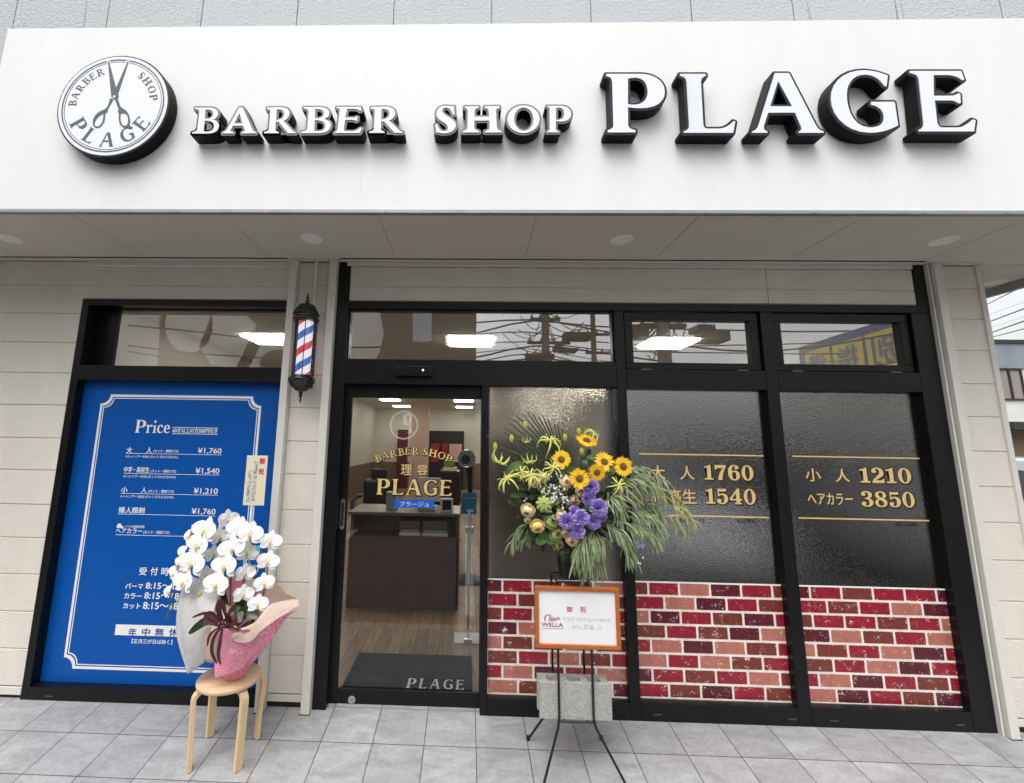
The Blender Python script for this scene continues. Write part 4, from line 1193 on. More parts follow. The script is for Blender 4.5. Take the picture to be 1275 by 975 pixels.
# ------------------------------------------------------------------ stool
SX, SY, SZ = -1.303, -.36, 0
e0, e1 = PY(245, 846, SY), PY(327, 842, SY)
SX = (e0.x + e1.x) / 2; sr = (e1.x - e0.x) / 2 * .89; SZ = PY(285, 841, SY).z
st_ = thing('stool', 'round birch stool with four bent legs carrying the potted orchid', 'stool', (SX, SY, 0))
s = MB(); s.lathe([(sr - .006, SZ - .024), (sr, SZ - .018), (sr, SZ - .004), (sr - .005, SZ), (.001, SZ + .0005)], 56); s.build('seat', M_woodtop, st_)
for (u, v, ax) in ((235, 960, (-.80, -.60)), (295.5, 960, (.50, -.86)), (261, 917, (-.60, .80)), (319.5, 919, (.93, .36))):
    ft = PF(u, v)
    d_ = Vector((ax[0], ax[1], 0)).normalized()
    top = Vector((SX, SY, 0)) + d_ * (sr * .86)
    d2 = Vector((ft.x - SX, ft.y - SY, 0)); 
    foot = Vector((ft.x, ft.y, ft.z + .001))
    dn = d2.normalized()
    hi = Vector((SX, SY, 0)) + dn * (d2.length - .004)
    pts = [Vector((SX, SY, SZ - .036)) + dn * (d2.length * .45), Vector((SX, SY, SZ - .036)) + dn * (d2.length - .034)]
    for k in range(1, 6):
        a = PI / 2 * k / 5
        pts.append(Vector((SX, SY, SZ - .036 - .045 * (1 - math.cos(a)))) + dn * (d2.length - .034 + .045 * math.sin(a)))
    pts.append(foot)
    tn = Vector((-dn.y, dn.x, 0)); s = MB(); vs = []; fs = []
    wd, tk = .021, .0115
    for i, q in enumerate(pts):
        t = (pts[min(i + 1, len(pts) - 1)] - pts[max(i - 1, 0)]).normalized()
        nn = t.cross(tn).normalized()
        for sx, sy in ((-1, -1), (1, -1), (1, 1), (-1, 1)): vs.append(q + tn * (wd * sx) + nn * (tk * sy) - Vector((SX, SY, 0)))
    for i in range(len(pts) - 1):
        for k in range(4): fs.append((i * 4 + k, i * 4 + (k + 1) % 4, i * 4 + 4 + (k + 1) % 4, i * 4 + 4 + k))
    fs += [(3, 2, 1, 0), tuple(len(vs) - 4 + k for k in range(4))]
    s.add(vs, fs); s.build('leg', M_wood, st_, bevel=.003)

# ------------------------------------------------------------------ orchid
OX, OY, OZ = SX, SY, SZ + .001
orc = thing('potted_orchid', 'white moth orchid wrapped in pink and cream paper with a maroon bow on the stool', 'potted plant', (0, 0, 0))
M_petal = petalmat('orchid_white', (.90, .90, .885), .6, var=.02)
M_lip = mat('orchid_lip', (.70, .50, .10), .5)
M_stem = leafmat('stem_green', (.09, .13, .035))
M_oleaf = leafmat('orchid_leaf', (.022, .045, .014), .35)
def petal_grid(s, cx, cz, L, W, rot, cup=.2, y=0, n=7, m=5, tip=.6, base=.35, mi=0, roll=0):
    """one petal: starts at (cx,cz), runs L along rot (radians from +Z, clockwise), widest W"""
    vs, fs = [], []
    for i in range(n + 1):
        t = i / n
        wv = W * (math.sin(PI * min(1, (t * (1 - .0) ) ** tip * .97 + .03)) ** .6) * (base + (1 - base) * min(1, t * 2.2))
        if i == n: wv = W * .12
        for j in range(m + 1):
            u = (j / m - .5)
            lx, lz = wv * u, L * t
            ly = -cup * L * (t * t) * .6 + cup * W * (u * u) * 2.2 + roll * u * wv
            vs.append((cx + lx * math.cos(rot) + lz * math.sin(rot), y + ly, cz - lx * math.sin(rot) + lz * math.cos(rot)))
    k = m + 1
    for i in range(n):
        for j in range(m): fs.append((i * k + j, i * k + j + 1, (i + 1) * k + j + 1, (i + 1) * k + j))
    s.add(vs, fs, mi, True)
s = MB()
for r0 in (0, 125, -125): petal_grid(s, 0, 0, .50, .34, R_(r0), .12, y=.02, tip=.9)
for sg in (-1, 1):
    vs, fs = [], []
    n_, m_ = 6, 18
    for i in range(n_ + 1):
        for j in range(m_):
            a = 2 * PI * j / m_; q = i / n_
            x = sg * (.26 + .25 * q * math.cos(a)); z = .06 + .265 * q * math.sin(a) * (1 - .12 * math.cos(a))
            vs.append((x, -.03 - .10 * q * q * math.cos(a) + .035 * math.sin(2 * a + sg) * q, z))
    for i in range(n_):
        for j in range(m_): fs.append((i * m_ + j, i * m_ + (j + 1) % m_, (i + 1) * m_ + (j + 1) % m_, (i + 1) * m_ + j))
    s.add(vs, fs, 0, True)
bloom_me = s.mesh('bloom', M_petal)
s = MB()
s.lathe([(.001, -.10), (.03, -.07), (.055, 0), (.045, .05), (.02, .09), (.001, .10)], 10); s.v = [(x, y - .08, z - .06) for x, y, z in s.v]
petal_grid(s, 0, -.08, .16, .12, PI, -.5, y=-.08, n=4, m=3, mi=1)
lip_me = s.mesh('lip', [M_lip, mat('orchid_lip_pale', (.75, .68, .50), .5)])
def bloom(u, v, Y, w_px, turn, tilt, roll=0, sc=1):
    q = PY(u, v, Y)
    wid = 1.12 * w_px / FOC * ((q - CAM).dot(Vector(RC[2])))
    o = link('flower', bloom_me, orc, q)
    o.rotation_euler = (R_(tilt), R_(roll), R_(turn)); o.scale = (wid, wid, wid)
    c_ = link('flower_lip', lip_me, o)
blooms = [(256, 661, -.42, 31, -20, 5), (248, 679, -.44, 31, -15, 0), (240, 702, -.46, 32, -15, 2), (230, 725, -.47, 30, -20, 4), (236, 668, -.38, 24, -45, 0), (228, 690, -.38, 23, -48, 5), (218, 715, -.38, 23, -45, 5), (210, 737, -.40, 18, -40, 10), (222, 703, -.36, 20, -50, 0),
          (284, 647, -.36, 23, 48, -5), (274, 668, -.36, 22, 50, 0), (266, 690, -.37, 21, 52, 0), (257, 716, -.38, 20, 54, 5),
          (298, 659, -.42, 28, 0, 4), (312, 665, -.44, 28, 15, 6), (290, 683, -.45, 30, -5, 2), (281, 705, -.47, 31, -10, 4), (270, 728, -.49, 29, -5, 6), (308, 688, -.40, 24, 25, 0), (305, 714, -.42, 22, 40, 3), (303, 740, -.44, 22, 30, 6), (315, 690, -.36, 18, 62, 0), (313, 712, -.37, 18, 66, 0), (311, 728, -.38, 16, 66, 0),
          (337, 674, -.42, 24, 20, 4), (334, 699, -.44, 24, 20, 3), (329, 726, -.46, 22, 25, 6), (321, 752, -.48, 22, 20, 8)]
for i, (u, v, Y, wp, tn_, tl) in enumerate(blooms):
    random.seed(i); bloom(u, v, Y, wp, tn_ + random.uniform(-8, 8), -tl - 8, random.uniform(-12, 12))
def curve_pts(P, n=8):
    P = [Vector(p) for p in P]; o = []
    for i in range(len(P) - 1):
        a, b, c_, d_ = P[max(i - 1, 0)], P[i], P[i + 1], P[min(i + 2, len(P) - 1)]
        for k in range(n):
            t = k / n
            o.append(.5 * ((2 * b) + (c_ - a) * t + (2 * a - 5 * b + 4 * c_ - d_) * t * t + (3 * b - 3 * c_ + d_ - a) * t ** 3))
    o.append(P[-1]); return o
root = PY(285, 800, -.38)
for path in (((285, 790, -.38), (277, 700, -.33), (268, 655, -.33), (252, 665, -.36), (236, 700, -.38), (218, 735, -.39), (207, 773, -.40)),
             ((286, 790, -.38), (288, 690, -.33), (290, 650, -.32), (278, 668, -.33), (266, 700, -.34), (258, 740, -.36), (266, 770, -.36)),
             ((289, 790, -.38), (308, 700, -.34), (312, 652, -.34), (306, 668, -.38), (296, 700, -.40), (280, 735, -.43)),
             ((292, 790, -.38), (322, 700, -.34), (326, 662, -.34), (333, 690, -.39), (330, 730, -.42), (318, 770, -.44))):
    s = MB(); s.tube(curve_pts([PY(*p) for p in path]), .0045, 8); s.build('stem', M_stem, orc)
for u, v, Y in ((249, 740, -.45), (261, 748, -.42), (302, 764, -.47), (315, 771, -.46), (221, 748, -.4), (213, 757, -.4)):
    q = PY(u, v, Y); k = .017 if u in (249, 302) else .011
    s = MB(); s.lathe([(.001, -1), (.5, -.75), (.72, 0), (.5, .7), (.001, 1)], 10); 
    for i in range(len(s.v) - 70, len(s.v)): 
        x, y, z = s.v[i]; s.v[i] = (q.x + x * k, q.y + y * k, q.z + z * k)
    s.build('bud', mat('bud_green', (.50, .52, .16), .5), orc)
# leaves
def strap(pts, wmax, ma, name, parent, fold=.2, n=10):
    P = curve_pts(pts, n); s = MB(); vs, fs = [], []
    L = len(P)
    for i, q in enumerate(P):
        t = i / (L - 1)
        tg = (P[min(i + 1, L - 1)] - P[max(i - 1, 0)]).normalized()
        vw = (CAM - q).normalized()
        sd = tg.cross(vw).normalized()
        wv = wmax * (math.sin(PI * (.08 + .9 * t)) ** .6)
        for u in (-1, -.5, 0, .5, 1): vs.append(q + sd * (wv * u) + vw * (abs(u) * wv * fold))
    for i in range(L - 1):
        for j in range(4): fs.append((i * 5 + j, i * 5 + j + 1, i * 5 + 6 + j, i * 5 + 5 + j))
    s.add(vs, fs, 0, True); return s.build(name, ma, parent)
for path, w_ in ((((272, 772, -.47), (255, 774, -.55), (235, 789, -.56)), .022), (((292, 775, -.42), (300, 755, -.40), (318, 748, -.44)), .035), (((295, 778, -.44), (305, 762, -.48), (322, 768, -.50)), .03), (((298, 785, -.45), (312, 778, -.50), (316, 772, -.52)), .025), (((283, 775, -.40), (280, 755, -.36), (278, 735, -.38)), .02), (((290, 780, -.42), (292, 760, -.46), (300, 775, -.52)), .03)):
    strap([PY(*p) for p in path], w_, M_oleaf, 'leaf', orc)
# paper
def m_pink():
    ma, n, l, p, o = newmat('pink_paper')
    tc = n.new('ShaderNodeTexCoord')
    vo = n.new('ShaderNodeTexVoronoi'); vo.inputs['Scale'].default_value = 11
    nz = n.new('ShaderNodeTexNoise'); nz.inputs['Scale'].default_value = 14
    mx0 = n.new('ShaderNodeMix'); mx0.data_type = 'VECTOR'; mx0.inputs[0].default_value = .06
    l.new(tc.outputs['Object'], nz.inputs['Vector']); l.new(tc.outputs['Object'], mx0.inputs[4]); l.new(nz.outputs['Color'], mx0.inputs[5]); l.new(mx0.outputs[1], vo.inputs['Vector'])
    sn = n.new('ShaderNodeMath'); sn.operation = 'MULTIPLY'; sn.inputs[1].default_value = 58; l.new(vo.outputs['Distance'], sn.inputs[0])
    s2 = n.new('ShaderNodeMath'); s2.operation = 'SINE'; l.new(sn.outputs[0], s2.inputs[0])
    mr = n.new('ShaderNodeMapRange'); mr.inputs[1].default_value = -.2; mr.inputs[2].default_value = .9; l.new(s2.outputs[0], mr.inputs[0])
    mx = n.new('ShaderNodeMix'); mx.data_type = 'RGBA'; mx.inputs[6].default_value = (.93, .25, .40, 1); mx.inputs[7].default_value = (.94, .56, .66, 1)
    l.new(mr.outputs[0], mx.inputs[0]); l.new(mx.outputs[2], p.inputs['Base Color'])
    p.inputs['Roughness'].default_value = .6
    tr = n.new('ShaderNodeBsdfTranslucent'); l.new(mx.outputs[2], tr.inputs[0])
    ms = n.new('ShaderNodeMixShader'); ms.inputs[0].default_value = .15
    l.new(p.outputs[0], ms.inputs[1]); l.new(tr.outputs[0], ms.inputs[2]); l.new(ms.outputs[0], o.inputs[0])
    return ma
M_pink = m_pink()
def m_tissue(name, col, mixf):
    ma, n, l, p, o = newmat(name)
    tc = n.new('ShaderNodeTexCoord'); nz = n.new('ShaderNodeTexNoise'); nz.inputs['Scale'].default_value = 35; nz.inputs['Detail'].default_value = 8
    l.new(tc.outputs['Object'], nz.inputs['Vector'])
    mx = n.new('ShaderNodeMix'); mx.data_type = 'RGBA'; mx.inputs[6].default_value = (*[x * .8 for x in col], 1); mx.inputs[7].default_value = (*[min(1, x * 1.12) for x in col], 1)
    l.new(nz.outputs['Fac'], mx.inputs[0]); l.new(mx.outputs[2], p.inputs['Base Color']); p.inputs['Roughness'].default_value = .8
    tr = n.new('ShaderNodeBsdfTranslucent'); l.new(mx.outputs[2], tr.inputs[0])
    tp = n.new('ShaderNodeBsdfTransparent')
    ms = n.new('ShaderNodeMixShader'); ms.inputs[0].default_value = .35
    l.new(p.outputs[0], ms.inputs[1]); l.new(tr.outputs[0], ms.inputs[2])
    m3 = n.new('ShaderNodeMixShader'); m3.inputs[0].default_value = mixf
    l.new(ms.outputs[0], m3.inputs[1]); l.new(tp.outputs[0], m3.inputs[2]); l.new(m3.outputs[0], o.inputs[0])
    return ma
M_tis = m_tissue('grey_tissue', (.78, .78, .75), .14)
M_creamp = m_tissue('cream_tissue', (.82, .66, .57), .06)
def loft(rows, ma, name, parent, wr=.006, seed=0, nn=6, th=.0012):
    """smooth sheet through rows of (u, v, Y) photo points"""
    random.seed(seed)
    G = [curve_pts([PY(*p) for p in row_], nn) for row_ in rows]
    k = len(G[0]); cols = [curve_pts([g[i] for g in G], nn) for i in range(k)]
    s = MB(); vs = []; L = len(cols[0])
    ph = [random.uniform(0, 6) for _ in range(6)]
    for i in range(k):
        for j in range(L):
            q = cols[i][j]
            a = i / k * 9 + ph[0]; b = j / L * 5 + ph[1]
            dy = wr * (math.sin(a * 1.7 + b) + .6 * math.sin(a * 3.1 - b * 2 + ph[2]) + .35 * math.sin(a * 6.3 + b * 4 + ph[3]) + 1.1 * abs(math.sin(a * 1.9 - b * 1.4 + ph[4])) - .9 * abs(math.sin(a * 2.7 + b * .8 + ph[5])))
            vs.append((q.x, q.y + dy, q.z))
    fs = [(i * L + j, i * L + j + 1, (i + 1) * L + j + 1, (i + 1) * L + j) for i in range(k - 1) for j in range(L - 1)]
    s.add(vs, fs, 0, True)
    o = s.build(name, ma, parent)
    so = o.modifiers.new('thick', 'SOLIDIFY'); so.thickness = th
    return o
# back sheets
loft([[(255, 815, -.33), (285, 820, -.27), (318, 812, -.30)], [(250, 770, -.30), (290, 765, -.22), (335, 765, -.28)], [(268, 722, -.30), (300, 716, -.24), (322, 722, -.28)]], M_pink, 'paper_wrap', orc, seed=3)
loft([[(300, 815, -.30), (322, 790, -.33), (345, 762, -.36)], [(306, 770, -.24), (330, 752, -.28), (362, 752, -.34)], [(320, 735, -.24), (338, 724, -.28), (372, 748, -.36)]], M_creamp, 'paper_wrap', orc, seed=4)
# left tissue
loft([[(234, 838, -.47), (236, 838, -.48), (258, 822, -.47)], [(221, 790, -.45), (240, 795, -.50), (262, 800, -.50)], [(221, 745, -.40), (240, 750, -.46), (265, 765, -.50)], [(240, 717, -.34), (255, 725, -.40), (276, 735, -.40)]], M_tis, 'paper_wrap', orc, seed=5)
loft([[(252, 822, -.48), (266, 825, -.51), (275, 815, -.50)], [(250, 780, -.48), (264, 785, -.54), (280, 780, -.50)], [(262, 742, -.36), (272, 750, -.40), (290, 755, -.40)]], M_creamp, 'paper_wrap', orc, seed=6)
# pot ball in pink and front sheet
s = MB(); s.lathe([(.050, 0), (.062, .01), (.085, .10), (.095, .2)], 30, 0, PY(292, 840, -.37).x, -.37); s.v = [(x + .004 * math.sin(z * 90 + x * 70), y, z + OZ) for x, y, z in s.v]; s.build('pot', M_pink, orc)
loft([[(268, 846, -.50), (292, 838, -.505), (314, 826, -.47)], [(266, 810, -.50), (295, 812, -.55), (336, 800, -.50)], [(262, 778, -.50), (300, 790, -.57), (358, 768, -.48)], [(270, 760, -.47), (304, 784, -.57), (377, 757, -.44)]], M_pink, 'paper_wrap', orc, seed=7, wr=.007)
loft([[(286, 797, -.575), (310, 800, -.585), (330, 782, -.57), (366, 757, -.49)], [(292, 788, -.56), (312, 786, -.57), (330, 765, -.545), (374, 752, -.45)], [(302, 782, -.53), (318, 774, -.53), (338, 752, -.50), (372, 746, -.42)]], M_creamp, 'paper_wrap', orc, seed=8, wr=.004)
# bow
M_bow = mat('maroon_ribbon', (.075, .018, .022), .3, var=.2, vscale=20)
for path, w_ in ((((278, 778, -.60), (262, 765, -.63), (258, 772, -.64), (276, 780, -.61)), .016), (((278, 778, -.60), (272, 758, -.62), (276, 750, -.63), (282, 770, -.61)), .014), (((278, 778, -.60), (288, 762, -.63), (292, 775, -.64), (280, 780, -.61)), .014), (((276, 778, -.60), (258, 764, -.62), (239, 769, -.60)), .008),
                 (((276, 780, -.61), (266, 795, -.63), (264, 812, -.62), (270, 826, -.60)), .009), (((277, 780, -.61), (274, 800, -.63), (272, 815, -.63), (275, 828, -.60)), .009), (((276, 780, -.61), (262, 790, -.64), (258, 805, -.63)), .007), (((280, 778, -.61), (294, 785, -.64), (300, 780, -.63)), .012)):
    strap([PY(*p) for p in path], w_, M_bow, 'ribbon', orc, fold=.3)
s = MB()
q = PY(278, 778, -.625)
for k in range(7):
    a = k * .9; s.lathe([(.001, -.012), (.009, -.006), (.011, 0), (.008, .007), (.001, .012)], 8)
    for i in range(len(s.v) - 56, len(s.v)):
        x, y, z = s.v[i]; s.v[i] = (q.x + x + .022 * math.cos(a) , q.y + y - .006 * (k % 2), q.z + z + .010 * math.sin(a))
s.build('bow_knot', M_bow, orc)
q = PY(321, 683, -.47); s = MB()
plate(s, [ell(q.x, q.z, .009, .016, 10)], q.y, q.y + .008); s.build('butterfly_pick', mat('sky_blue', (.03, .42, .65), .4), orc)
# card on a stick
card = thing('congratulation_card', 'narrow cream card with red characters standing behind the orchid', 'card')
YQ = -.33
c4 = [PY(u, v, YQ) for u, v in ((302.5, 629), (328.5, 627.5), (333.5, 566.5), (307.5, 567))]
x0, x1, z0, z1 = (c4[0].x + c4[3].x) / 2, (c4[1].x + c4[2].x) / 2, c4[0].z, c4[3].z
MB().box(x0, x1, YQ, YQ + .006, z0, z1).build('card_board', mat('card_cream', (.72, .66, .48), .6), card, bevel=.001)
s = MB(); w_ = x1 - x0; h_ = z1 - z0
text(s, '御', x0 + w_ * .62, x0 + w_ * .88, z0 + h_ * .83, z0 + h_ * .95, YQ - .001, .03); text(s, '祝', x0 + w_ * .62, x0 + w_ * .88, z0 + h_ * .62, z0 + h_ * .74, YQ - .001, .03)
s.build('card_print', M_red, card)
ma, n, l, p, o_ = newmat('smudged_ink'); tc = n.new('ShaderNodeTexCoord'); nz = n.new('ShaderNodeTexNoise'); nz.inputs['Scale'].default_value = 70; nz.inputs['Detail'].default_value = 1
l.new(tc.outputs['Object'], nz.inputs['Vector']); cr = n.new('ShaderNodeValToRGB'); cr.color_ramp.elements[0].position = .35; cr.color_ramp.elements[0].color = (.25, .24, .23, 1); cr.color_ramp.elements[1].position = .62; cr.color_ramp.elements[1].color = (.62, .60, .55, 1)
l.new(nz.outputs['Fac'], cr.inputs[0]); l.new(cr.outputs[0], p.inputs['Base Color'])
s = MB(); s.box(x0 + w_ * .38, x0 + w_ * .56, YQ - .001, YQ, z0 + h_ * .07, z0 + h_ * .88); s.box(x0 + w_ * .14, x0 + w_ * .30, YQ - .001, YQ, z0 + h_ * .06, z0 + h_ * .70); s.build('card_smudge', ma, card)
s = MB(); a = PY(312, 640, YQ + .012); s.tube([((x0 + x1) / 2, YQ + .012, z1 - .05), ((x0 + x1) / 2, YQ + .012, SZ + .15)], .0035, 8); s.build('stick', M_white, card)
# ------------------------------------------------------------------ flower stand
fs_ = thing('flower_stand', 'black rod flower stand with splayed feet in front of the brick print window', 'stand', (0, 0, 0))
yf_, yb_ = -.455, -.285
zk = .225
xl, xr = PY(696, 870, yf_).x, PY(738.5, 870, yf_).x
ztop = .93
for (x, y, ft) in ((xl, yf_, (.385, -.555)), (xr, yf_, (.86, -.525)), (xl, yb_, None), (xr, yb_, tuple(PF(749, 922))[:2])):
    if ft is None: q = PF(657.5, 922); ft = (q.x, q.y)
    foot = Vector((ft[0], ft[1], fz(ft[1]) + .006))
    kn = Vector((x, y, zk))
    s = MB(); s.tube([Vector((x, y, ztop)), Vector((x, y, zk + .03)), kn + (foot - kn) * .06, foot], .0068, 10); lg = s.build('leg', M_rod, fs_)
    s = MB(); s.tube([foot + Vector((0, 0, .018)), foot - Vector((0, 0, .004))], .0095, 10); s.build('rubber_foot', M_rubber, lg)
s = MB()
for z in (zk + .006, .60, .93):
    for (a, b) in (((xl, yf_), (xr, yf_)), ((xl, yb_), (xr, yb_)), ((xl, yf_), (xl, yb_)), ((xr, yf_), (xr, yb_))): s.tube([(a[0], a[1], z), (b[0], b[1], z)], .0055, 8)
s.tube([(xl + .03, yf_, zk + .006), (xl + .03, yb_, zk + .006)], .0055, 8); s.tube([(xr - .03, yf_, zk + .006), (xr - .03, yb_, zk + .006)], .0055, 8)
s.build('cross_brace', M_rod, fs_)
s = MB(); xc = (xl + xr) / 2
s.lathe([(.055, .93), (.062, .935), (.075, 1.10), (.07, 1.10), (.001, 1.08)], 28, 0, xc, (yf_ + yb_) / 2); s.build('bucket', mat('black_plastic', (.012, .012, .012), .35), fs_)
# block
bl = PY(672, 895, yf_ + .015); br_ = PY(762.5, 895, yf_ + .015)
blk = thing('concrete_block', 'rough hollow concrete block weighing down the flower stand', 'concrete block', (0, 0, 0))
x0, x1, y0, y1, z0 = bl.x, br_.x, yf_ + .009, yf_ + .115, zk + .0125
z1 = PY(700, 851, y0).z
s = MB()
W, D_ = x1 - x0, y1 - y0
holes = [[(cx_ + .036 * math.copysign(abs(math.cos(t)) ** .55, math.cos(t)), .5 * D_ + .027 * math.copysign(abs(math.sin(t)) ** .55, math.sin(t))) for t in [2 * PI * k / 24 for k in range(24)]] for cx_ in (W * .21, W * .5, W * .79)]
out_ = [(0, 0), (W, 0), (W, D_ * .25), (W - .016, D_ * .33), (W - .016, D_ * .67), (W, D_ * .75), (W, D_), (0, D_), (0, D_ * .75), (.016, D_ * .67), (.016, D_ * .33), (0, D_ * .25)]
plate(s, [out_] + holes, z1 - z0, 0)
s.v = [(x0 + x, y0 + z, z0 + y) for x, y, z in s.v]
s.f = [q[::-1] for q in s.f]
o = s.build('block_body', M_concrete, blk, bevel=.005)
# name board hooked on the front rods
q = px_box(666, 771.5, 730.5, 808, -.475)
sg = thing('notice_frame', 'orange wood framed white greeting board hung on the flower stand', 'framed notice')
x0, x1, z0, z1 = q; z0 += .002
s = MB(); t = .021
for a in ((x0, x1, z1 - t, z1), (x0, x1, z0, z0 + t), (x0, x0 + t, z0 + t, z1 - t), (x1 - t, x1, z0 + t, z1 - t)): s.box(a[0], a[1], -.487, -.464, a[2], a[3])
s.build('frame', M_orange, sg, bevel=.003)
MB().box(x0 + t - .003, x1 - t + .003, -.474, -.468, z0 + t - .003, z1 - t + .003).build('board', M_paper, sg)
s = MB()
def SB(a, b, c_, d_): return px_box(600 + a / 6.375, 600 + b / 6.375, 700 + c_ / 6.375, 700 + d_ / 6.375, -.475)
text(s, '御', *SB(672, 718, 352, 396), -.4752, .012); text(s, '祝', *SB(780, 826, 352, 400), -.4752, .012); s.build('red_print', M_red, sg)
M_well = mat('plum_print', (.20, .05, .09), .5)
s = MB(); text(s, 'WELLA', *SB(476, 644, 480, 513), -.4752, .02)
def SPt(d): return [[(p_.x, p_.z) for p_ in [PY(600 + x / 6.375, 700 + y / 6.375, -.475) for x, y in p]] for p in parse(d)]
plate(s, SPt('M 498,466 C 490,440 500,416 525,414 C 542,414 550,424 562,432 C 548,428 540,420 526,420 C 508,422 500,440 506,466 Z'), -.4754, None)
s.build('logo_lettering', M_well, sg)
s = MB()
plate(s, SPt('M 530,426 C 550,430 565,448 590,440 C 602,436 610,434 616,440 L 622,460 C 612,452 600,458 585,464 C 562,474 540,464 522,462 C 535,456 540,440 530,426 Z'), -.4753, None)
a = SB(476, 650, 521, 528); s.box(a[0], a[1], -.4753, -.475, a[2], a[2] + .002)
s.build('logo_wave', mat('rose_print', (.50, .26, .32), .5), sg)
s = MB(); text(s, 'ウエラ プロフェッショナル', *SB(645, 1022, 440, 470), -.4752, .01); s.build('grey_lettering', mat('faint_print', (.46, .46, .50), .6), sg)
s = MB(); a = SB(705, 950, 497, 530); s.add([(a[0], -.4751, a[2]), (a[1], -.4751, a[2]), (a[1], -.4751, a[3]), (a[0], -.4751, a[3])], [(0, 1, 2, 3)])
ma, n, l, p, o_ = newmat('faded_ink'); tc = n.new('ShaderNodeTexCoord'); nz = n.new('ShaderNodeTexNoise'); nz.inputs['Scale'].default_value = 40; nz.inputs['Detail'].default_value = 1
l.new(tc.outputs['Object'], nz.inputs['Vector']); cr = n.new('ShaderNodeValToRGB'); cr.color_ramp.elements[0].position = .35; cr.color_ramp.elements[0].color = (.52, .52, .55, 1); cr.color_ramp.elements[1].position = .6; cr.color_ramp.elements[1].color = (.80, .80, .83, 1)
l.new(nz.outputs['Fac'], cr.inputs[0]); l.new(cr.outputs[0], p.inputs['Base Color']); s.build('smudged_line', ma, sg)

# ------------------------------------------------------------------ congratulation flowers
fl = thing('flower_arrangement', 'large bouquet of sunflowers, purple and cream blooms, lilies and drooping grey-green leaves on the stand', 'flower arrangement', (0, 0, 0))
fc_ = Vector((xc, -.38, 1.22))
def FP(x, y, Y): return PY(600 + x / 4.063, 500 + y / 4.063, Y)
def place(name, me, q, size, facing, parent=fl, roll=0):
    """mesh built facing -Y, turned so it looks along `facing`"""
    o = link(name, me, parent, q)
    fd = Vector(facing).normalized()
    rot = Vector((0, -1, 0)).rotation_difference(fd)
    o.rotation_mode = 'QUATERNION'
    from mathutils import Quaternion
    o.rotation_quaternion = rot @ Quaternion((0, 1, 0), roll)
    o.scale = (size,) * 3
    return o
M_sun = petalmat('sun_yellow', (.88, .50, .008), .55, var=.15)
M_sundisc = mat('sun_disc', (.20, .11, .025), .8, var=.5, vscale=60, bump=.8, bscale=150)
M_fgreen = leafmat('leaf_green', (.085, .15, .035))
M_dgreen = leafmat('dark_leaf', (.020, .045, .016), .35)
M_ggreen = leafmat('greygreen_leaf', (.21, .265, .125), .5, var=.4)
M_ggreen2 = leafmat('olive_leaf', (.30, .30, .115), .5, var=.4)
M_palm = leafmat('palm_leaf', (.032, .058, .020), .4)
M_purple = petalmat('lilac_petal', (.48, .38, .78), .6, var=.3, vs=9)
M_creamr = petalmat('cream_petal', (.78, .66, .40), .6)
M_peach = petalmat('peach_petal', (.88, .62, .42), .6)
M_yrose = petalmat('yellow_petal', (.80, .60, .22), .6)
M_lime = petalmat('lime_petal', (.36, .42, .13), .5, var=.2)
M_glor = petalmat('gloriosa_petal', (.66, .66, .17), .5, var=.15)
M_tiny = mat('tiny_white', (.78, .79, .74), .6)
def sun_mesh(seed):
    random.seed(seed); s = MB()
    for lay in range(2):
        for k in range(19):
            a = 2 * PI * (k + .5 * lay) / 19 + random.uniform(-.09, .09)
            petal_grid(s, .15 * math.sin(a), .15 * math.cos(a), random.uniform(.28, .38), .105, a, random.uniform(-.1, .3), y=.02 * lay, n=4, m=2, tip=1)
    return s.mesh('sunflower', M_sun)
def disc_mesh():
    s = MB(); s.lathe([(.001, -.06), (.09, -.058), (.14, -.045), (.17, -.01), (.16, .03)], 22); s.v = [(x, z, y) for x, y, z in s.v]; s.f = [q[::-1] for q in s.f]
    for k in range(26):
        a = k * 2.4; r0 = .19 * (k / 26) ** .5
    return s.mesh('disc', M_sundisc)
SUNM = [sun_mesh(i) for i in range(3)]; DISC = disc_mesh()
for i, (x, y, Y, sz, fd) in enumerate(((530, 196, -.42, 27, (.1, -.55, .75)), (402, 293, -.50, 24, (-.2, -1, .15)), (620, 304, -.50, 25, (.0, -1, .3)), (716, 328, -.52, 25.5, (.15, -1, .1)), (583, 358, -.54, 22.5, (.05, -1, -.15)), (494, 390, -.58, 26, (-.1, -1, .05)))):
    q = FP(x, y, Y); w_ = sz * ((q - CAM).dot(Vector(RC[2]))) / FOC
    o = place('sunflower', SUNM[i % 3], q, w_, fd, roll=i * .7)
    c_ = link('flower_disc', DISC, o)
